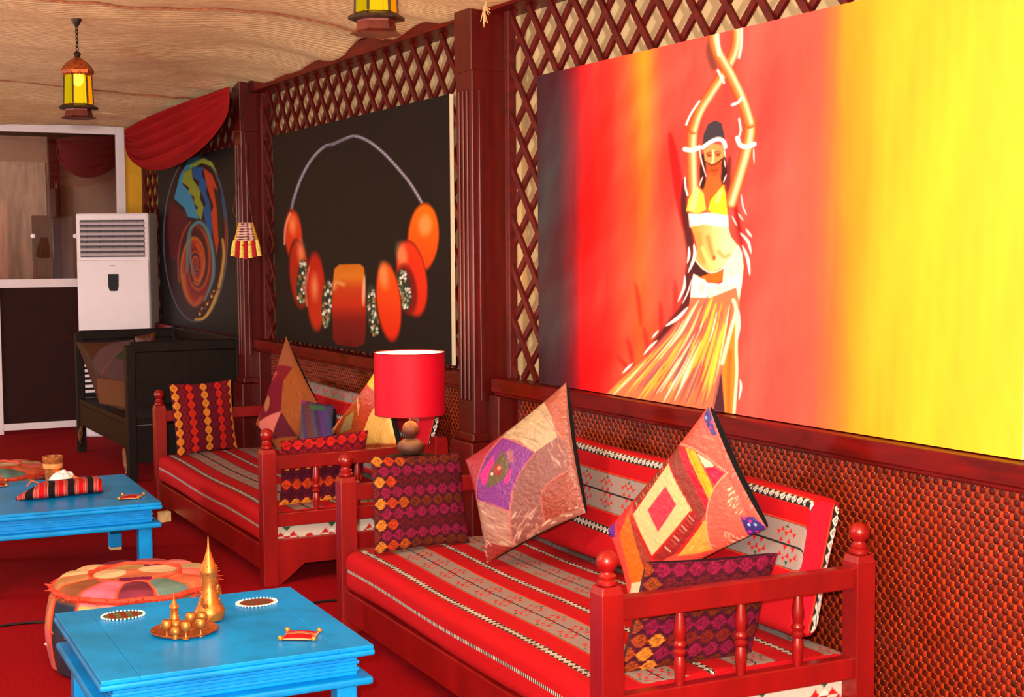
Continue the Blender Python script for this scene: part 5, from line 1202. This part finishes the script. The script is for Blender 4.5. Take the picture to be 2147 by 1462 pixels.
lantern(b1_, 2.585, 'lit hexagonal yellow glass lantern hanging by the far door', az-PI/3+.14, [YG, OG, GG, YG, OG, GG], 7)
b2_ = at(789, 38, x=-4.25); az2 = math.atan2(-b2_[1], -b2_[0])
lantern(b2_, 2.60, 'yellow glass lantern cut by the top picture edge, nearest the camera', az2-PI/3+.14, [YG, OG, GG, YG, OG, GG], 7)

# ------------------------------------------------------------------ hanging pouch on the column
hp = at(516, 500, y=2.67); hg = thing('hanging_pouch', 'small knitted yellow and red tasselled pouch hanging on the far column', 'ornament', hp, math.atan2(R_[1], R_[0]))
sc = np.linalg.norm(hp)/FPX
nu, nv = 40, 24; s = np.linspace(0, 1, nu)[:, None]; a = np.linspace(0, 2*PI, nv, endpoint=False)[None, :]
wx = sc*(15+11*s**1.2)+0*a; X = wx*np.cos(a); Y = .018*np.sin(a)*(.5+s)+0*wx; Z = sc*(32-37*s)+0*a
q = ((np.floor(s*7+a*2.2)+np.floor(s*7-a*2.2)) % 2); col = np.where((q+0*X)[..., None] > .5, np.array([224., 186, 170]), np.array([96., 40, 50])); col = np.where((np.abs(np.cos(a)) > .72+0*s)[..., None], np.array([206., 160, 30]), col)
put('knitted_bag', grid_mesh('knitted_bag', np.stack([X, Y, Z], -1), col, WOVEN, True, True, flip=True), hg)
YT, RT = mat('yellow_wool', (226, 206, 96), .9, noise=.1, nscale=80), mat('red_wool', (170, 6, 16), .9, noise=.1, nscale=80)
for k in range(7):
    x = sc*(-22+k*7.4); z = sc*-4; lean_ = (k-3)*sc*1.6
    MB().tube([(x, -.014, z), (x+lean_*.4, -.018, z-sc*10), (x+lean_, -.016, z-sc*(38-abs(k-3)*2))], [sc*3.2, sc*4.4, sc*5], 8).build('tassel', YT if k % 2 == 0 else RT, hg, smooth=True)
MB().tube([(-sc*22, -.02, -sc*12), (0, -.028, -sc*15), (sc*24, -.02, -sc*11)], sc*1.8, 6).build('red_band', RT, hg, smooth=True)
MB().tube([(-sc*14, 0, sc*32), (-sc*26, -.004, sc*55), (-sc*14, -.002, sc*110), (-sc*5, .0, sc*190), (-sc*3, 0, sc*250), (sc*2, 0, sc*190), (sc*5, 0, sc*110), (sc*10, 0, sc*60), (sc*14, 0, sc*32)], .0022, 6).build('cord', mat('brown_cord', (100, 50, 50), .9), hg, smooth=True)
MB().tube([(-sc*3, -.006, sc*249), (0, .0, sc*249), tuple(Matrix.Rotation(-math.atan2(R_[1], R_[0]), 3, 'Z') @ Vector((-8.95-hp[0], 2.76-hp[1], sc*249)))], .003, 6).build('nail', IRON, hg)
# frayed rope end where the cloth meets the near column
fp = at(1020, 12, y=2.70); fr = MB(); rr = random.Random(2)
for k in range(16):
    dx, dz = rr.uniform(-.03, .05), rr.uniform(-.10, -.02); fr.tube([(0, 0, .02), (dx*.4, -.012, dz*.4), (dx, -.01+rr.uniform(-.01, .01), dz)], .0022, 4)
tag(fr.build('frayed_twine', mat('jute', (206, 166, 116), .9), loc=fp), 'frayed jute twine hanging at the top of the near column', 'twine')

# ------------------------------------------------------------------ small floor things
def block(p, label, ang, sz=(.022, .03, .028)):
    tag(MB().box(-sz[0], sz[0], -sz[1], sz[1], 0, sz[2]*2).build('wood_block', CREAM, loc=p, bev=.003), label, 'block', 'wood blocks under the sofas').rotation_euler = (0, 0, ang)
block(at(742, 1322, z=0)+np.array([0, .012, 0]), 'pale raw wood block under the near sofa\'s left front end', .3, (.02, .022, .029))
block(at(345, 1094, z=0), 'pale raw wood block beside the farther blue table\'s corner', .2)
cp = [at(*q, z=.005) for q in ((-60, 1319), (0, 1313), (50, 1307), (100, 1304))]
cp += [np.array([-5.45, 1.5, .005]), np.array([-4.95, 1.56, .005])]+[at(*q, z=.005) for q in ((640, 1266), (690, 1260), (722, 1258))]
out = []
for i in range(len(cp)-1):
    for t in np.linspace(0, 1, 5, endpoint=False): out.append(cp[i]*(1-t)+cp[i+1]*t)
tag(MB().tube(out+[cp[-1]], .005, 6).build('power_cable', BLACKP, smooth=True), 'thin black power cable lying across the red carpet', 'cable')
